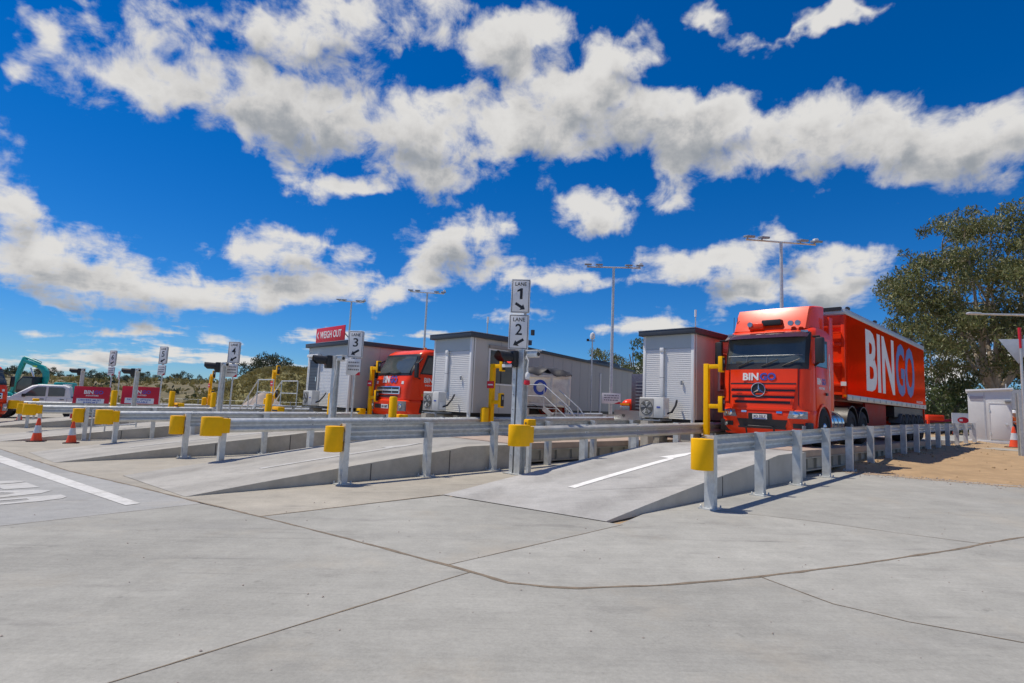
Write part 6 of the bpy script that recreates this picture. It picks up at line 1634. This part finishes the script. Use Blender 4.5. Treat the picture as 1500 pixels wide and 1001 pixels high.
# ------------------------------------------------------------------ trees
def leaves(mb, c, rx, rz_, n, size, droop=.5, rnd=random):
    for k in range(n):
        while True:
            p = Vector((rnd.uniform(-1, 1), rnd.uniform(-1, 1), rnd.uniform(-1, 1)))
            if p.length < 1: break
        p = p*(.55+.45*p.length)
        q = Vector((c[0]+p.x*rx, c[1]+p.y*rx, c[2]+p.z*rz_))
        d = Vector((rnd.uniform(-1, 1), rnd.uniform(-1, 1), rnd.uniform(-1.2, .6)-droop)).normalized()
        e = d.cross(Vector((rnd.uniform(-1, 1), rnd.uniform(-1, 1), rnd.uniform(-1, 1)))).normalized()
        l = size*rnd.uniform(.6, 1.3); w = l*.30
        o = len(mb.v); mb.v += [tuple(q-d*l*.5), tuple(q+e*w*.5), tuple(q+d*l*.5), tuple(q-e*w*.5)]; mb.f.append((o, o+1, o+2, o+3))
def limb(mb, p, q, r0, r1, sag=.0, n=6, wob=.25, rnd=random):
    p, q = Vector(p), Vector(q); L_ = (q-p).length; off = [Vector((rnd.uniform(-1, 1), rnd.uniform(-1, 1), rnd.uniform(-.5, .5)))*L_*wob*.2 for _ in range(2)]
    pts = []
    for k in range(n+1):
        t = k/n; pts.append(p.lerp(q, t)+off[0]*math.sin(math.pi*t)+off[1]*math.sin(2*math.pi*t)*.5+Vector((0, 0, sag*L_*math.sin(math.pi*t))))
    mb.tube(pts, [r0+(r1-r0)*(k/n) for k in range(n+1)], 7, False); return pts
def tree(name, label, P, H, crown, fork=.18, nl=8, nclump=60, per=330, size=.34, leaf=leaf_gum, barkm=bark, seed=1, trunk_r=.5, group=None, flat=.62, cr=1.35, low=0.0):
    """crown: (half width, base height, top height); limbs spread from a low fork to clumps of leaves"""
    rnd = random.Random(seed); r = thing(name, label, 'tree', P, 0, group)
    wood = MB(); lv = MB(); cw, cb, ct = crown
    f = Vector((rnd.uniform(-.03, .03)*H, 0, fork*H)); limb(wood, (0, 0, -.3), f, trunk_r, trunk_r*.8, 0, 5, .1, rnd)
    tips = []
    mains = []
    for k in range(nl):
        a = 6.283*k/nl+rnd.uniform(-.3, .3); rr = cw*rnd.uniform(.35, .62); top = cb+(ct-cb)*rnd.uniform(.45, .85)
        pts = limb(wood, f, (rr*math.cos(a), rr*math.sin(a), top), trunk_r*rnd.uniform(.38, .55), .06, -.06, 9, .5, rnd); mains.append(pts)
    cl = []
    tries = 0
    while len(cl) < nclump and tries < 4000:
        tries += 1
        x, y, z = rnd.uniform(-1, 1), rnd.uniform(-1, 1), rnd.uniform(0, 1); d = math.hypot(x, y)
        lim = math.sqrt(max(0, 1-((z-.32)/.70)**2)) if z > .32 else (.80+.2*z/.32)
        if d > lim or d < lim*.30 and z < .55: continue
        c = Vector((x*cw, y*cw, cb+z*(ct-cb)))
        if any((c-o).length < cr*1.0 for o in cl): continue
        cl.append(c)
    for c in cl:
        best = min((q for m_ in mains for q in m_[2:]), key=lambda q: (q-c).length+max(0, q.z-c.z)*1.5)
        limb(wood, best, c+Vector((0, 0, -.2)), trunk_r*.12, .02, .04, 5, .6, rnd)
        k_ = rnd.uniform(.75, 1.3)
        leaves(lv, c, cr*k_, cr*flat*k_, int(per*k_*k_*.8), size, .5, rnd)
        for q in range(3):
            o = Vector((rnd.uniform(-1, 1), rnd.uniform(-1, 1), rnd.uniform(-.7, .7)))*cr*1.05
            leaves(lv, c+o, cr*.45, cr*.35, int(per*.14), size, .6, rnd)
    wood.build('trunk', barkm, r, smooth=60); lv_o = link('crown', lv.mesh('crown', leaf, 0, fix=False), r)
    return r
P = atY(1458, 640, 47); P.z = gz(P.x)+.1
tree('gum_tree', 'huge spreading gum tree with pale limbs behind the white site shed', P, 18.5, (7.6, 5.2, 18.9), .17, 15, 105, 520, .33, leaf_gum, bark, 5, .50, None, .62, 1.55)
for k, (x, yb, Y, ytop, hw, lab, lf, sd_) in enumerate([
    (1385, 640, 60, 478, 3.2, 'thin open gum tree between the trailer and the huge gum tree', leaf_gum, 11),
    (1388, 640, 50, 540, 3.0, 'rounded green tree in front of the thin open gum tree', leaf_green, 12),
    (1412, 640, 64, 560, 2.6, 'low green tree between the rounded tree and the huge gum tree', leaf_green, 18),
    (880, 620, 70, 508, 3.6, 'brownish round tree behind the roof of the grey site office', leaf_gum, 13),
    (905, 620, 78, 512, 2.6, 'slender tree beside the camera mast behind the grey site office', leaf_gum, 14),
    (937, 620, 62, 503, 2.8, 'dark green tree right beside the small hut wall', leaf_green, 15),
    (387, 590, 84, 514, 3.3, 'dark round tree standing alone on the grassy mound', leaf_far, 16),
    (1153, 640, 75, 442, 3.6, 'tree whose top shows above the tractor unit roof', leaf_gum, 17),
    (1515, 640, 58, 530, 4.2, 'dark bushy tree behind the grey sheet fence', leaf_green, 19)]):
    P = atY(x, yb, Y); zt = atY(x, ytop, Y).z; P.z = gz(P.x)-.1+(3.6 if x == 387 else 0); H = zt-P.z
    op = x == 1385
    tree('broadleaf_tree', lab, P, H, (hw, H*(.12 if not op else .30), H*1.02), .12 if not op else .3, 5, 22 if not op else 14, 170 if not op else 90, .38, lf, bark2, sd_, .22, 'trees behind the yard', .7, 1.05 if not op else .85)
# shrub row beyond the trailer
for k, x in enumerate((1362, 1374, 1400, 1420, 1500, 1530)):
    P = atY(x, 622, 56+k % 3*3); P.z = gz(P.x)-.1; H = 2.6+.5*(k % 3)
    tree('shrub', 'green shrub in the row beyond the trailer end', P, H, (1.6, .2, H), .08, 4, 9, 150, .30, leaf_green, bark2, 30+k, .08, 'shrubs beyond the trailer', .8, .8)
# far tree line on the left: a few shapes copied as single trees
protos = []
for k in range(4):
    P = Vector((0, 0, -50)); protos.append(tree('far_tree', 'small far-off tree in the tree line along the embankment', P, 4.0, (2.6+.5*k, .3, 3.6+.5*k), .1, 4, 9, 110, .55, leaf_far, bark2, 50+k, .12, 'far trees along the embankment', .75, 1.1))
far_pos = []
x = -40
while x < 470:
    far_pos.append(x); x += random.uniform(7, 15)
for k, x in enumerate(far_pos):
    Y = random.uniform(128, 150); P = atY(x, 548, Y); u = (P.x+190)/192; v = (Y-72)/78
    P.z = gz(P.x)-.5+embank(P.x, Y, u, v)
    if k < 4: o = protos[k]; o.location = P; o.rotation_euler.z = random.uniform(0, 6)
    else: o = dup(protos[k % 4], P, random.uniform(0, 6))
    sc = random.uniform(.38, .72); o.scale = (sc*1.1, sc*1.1, sc)
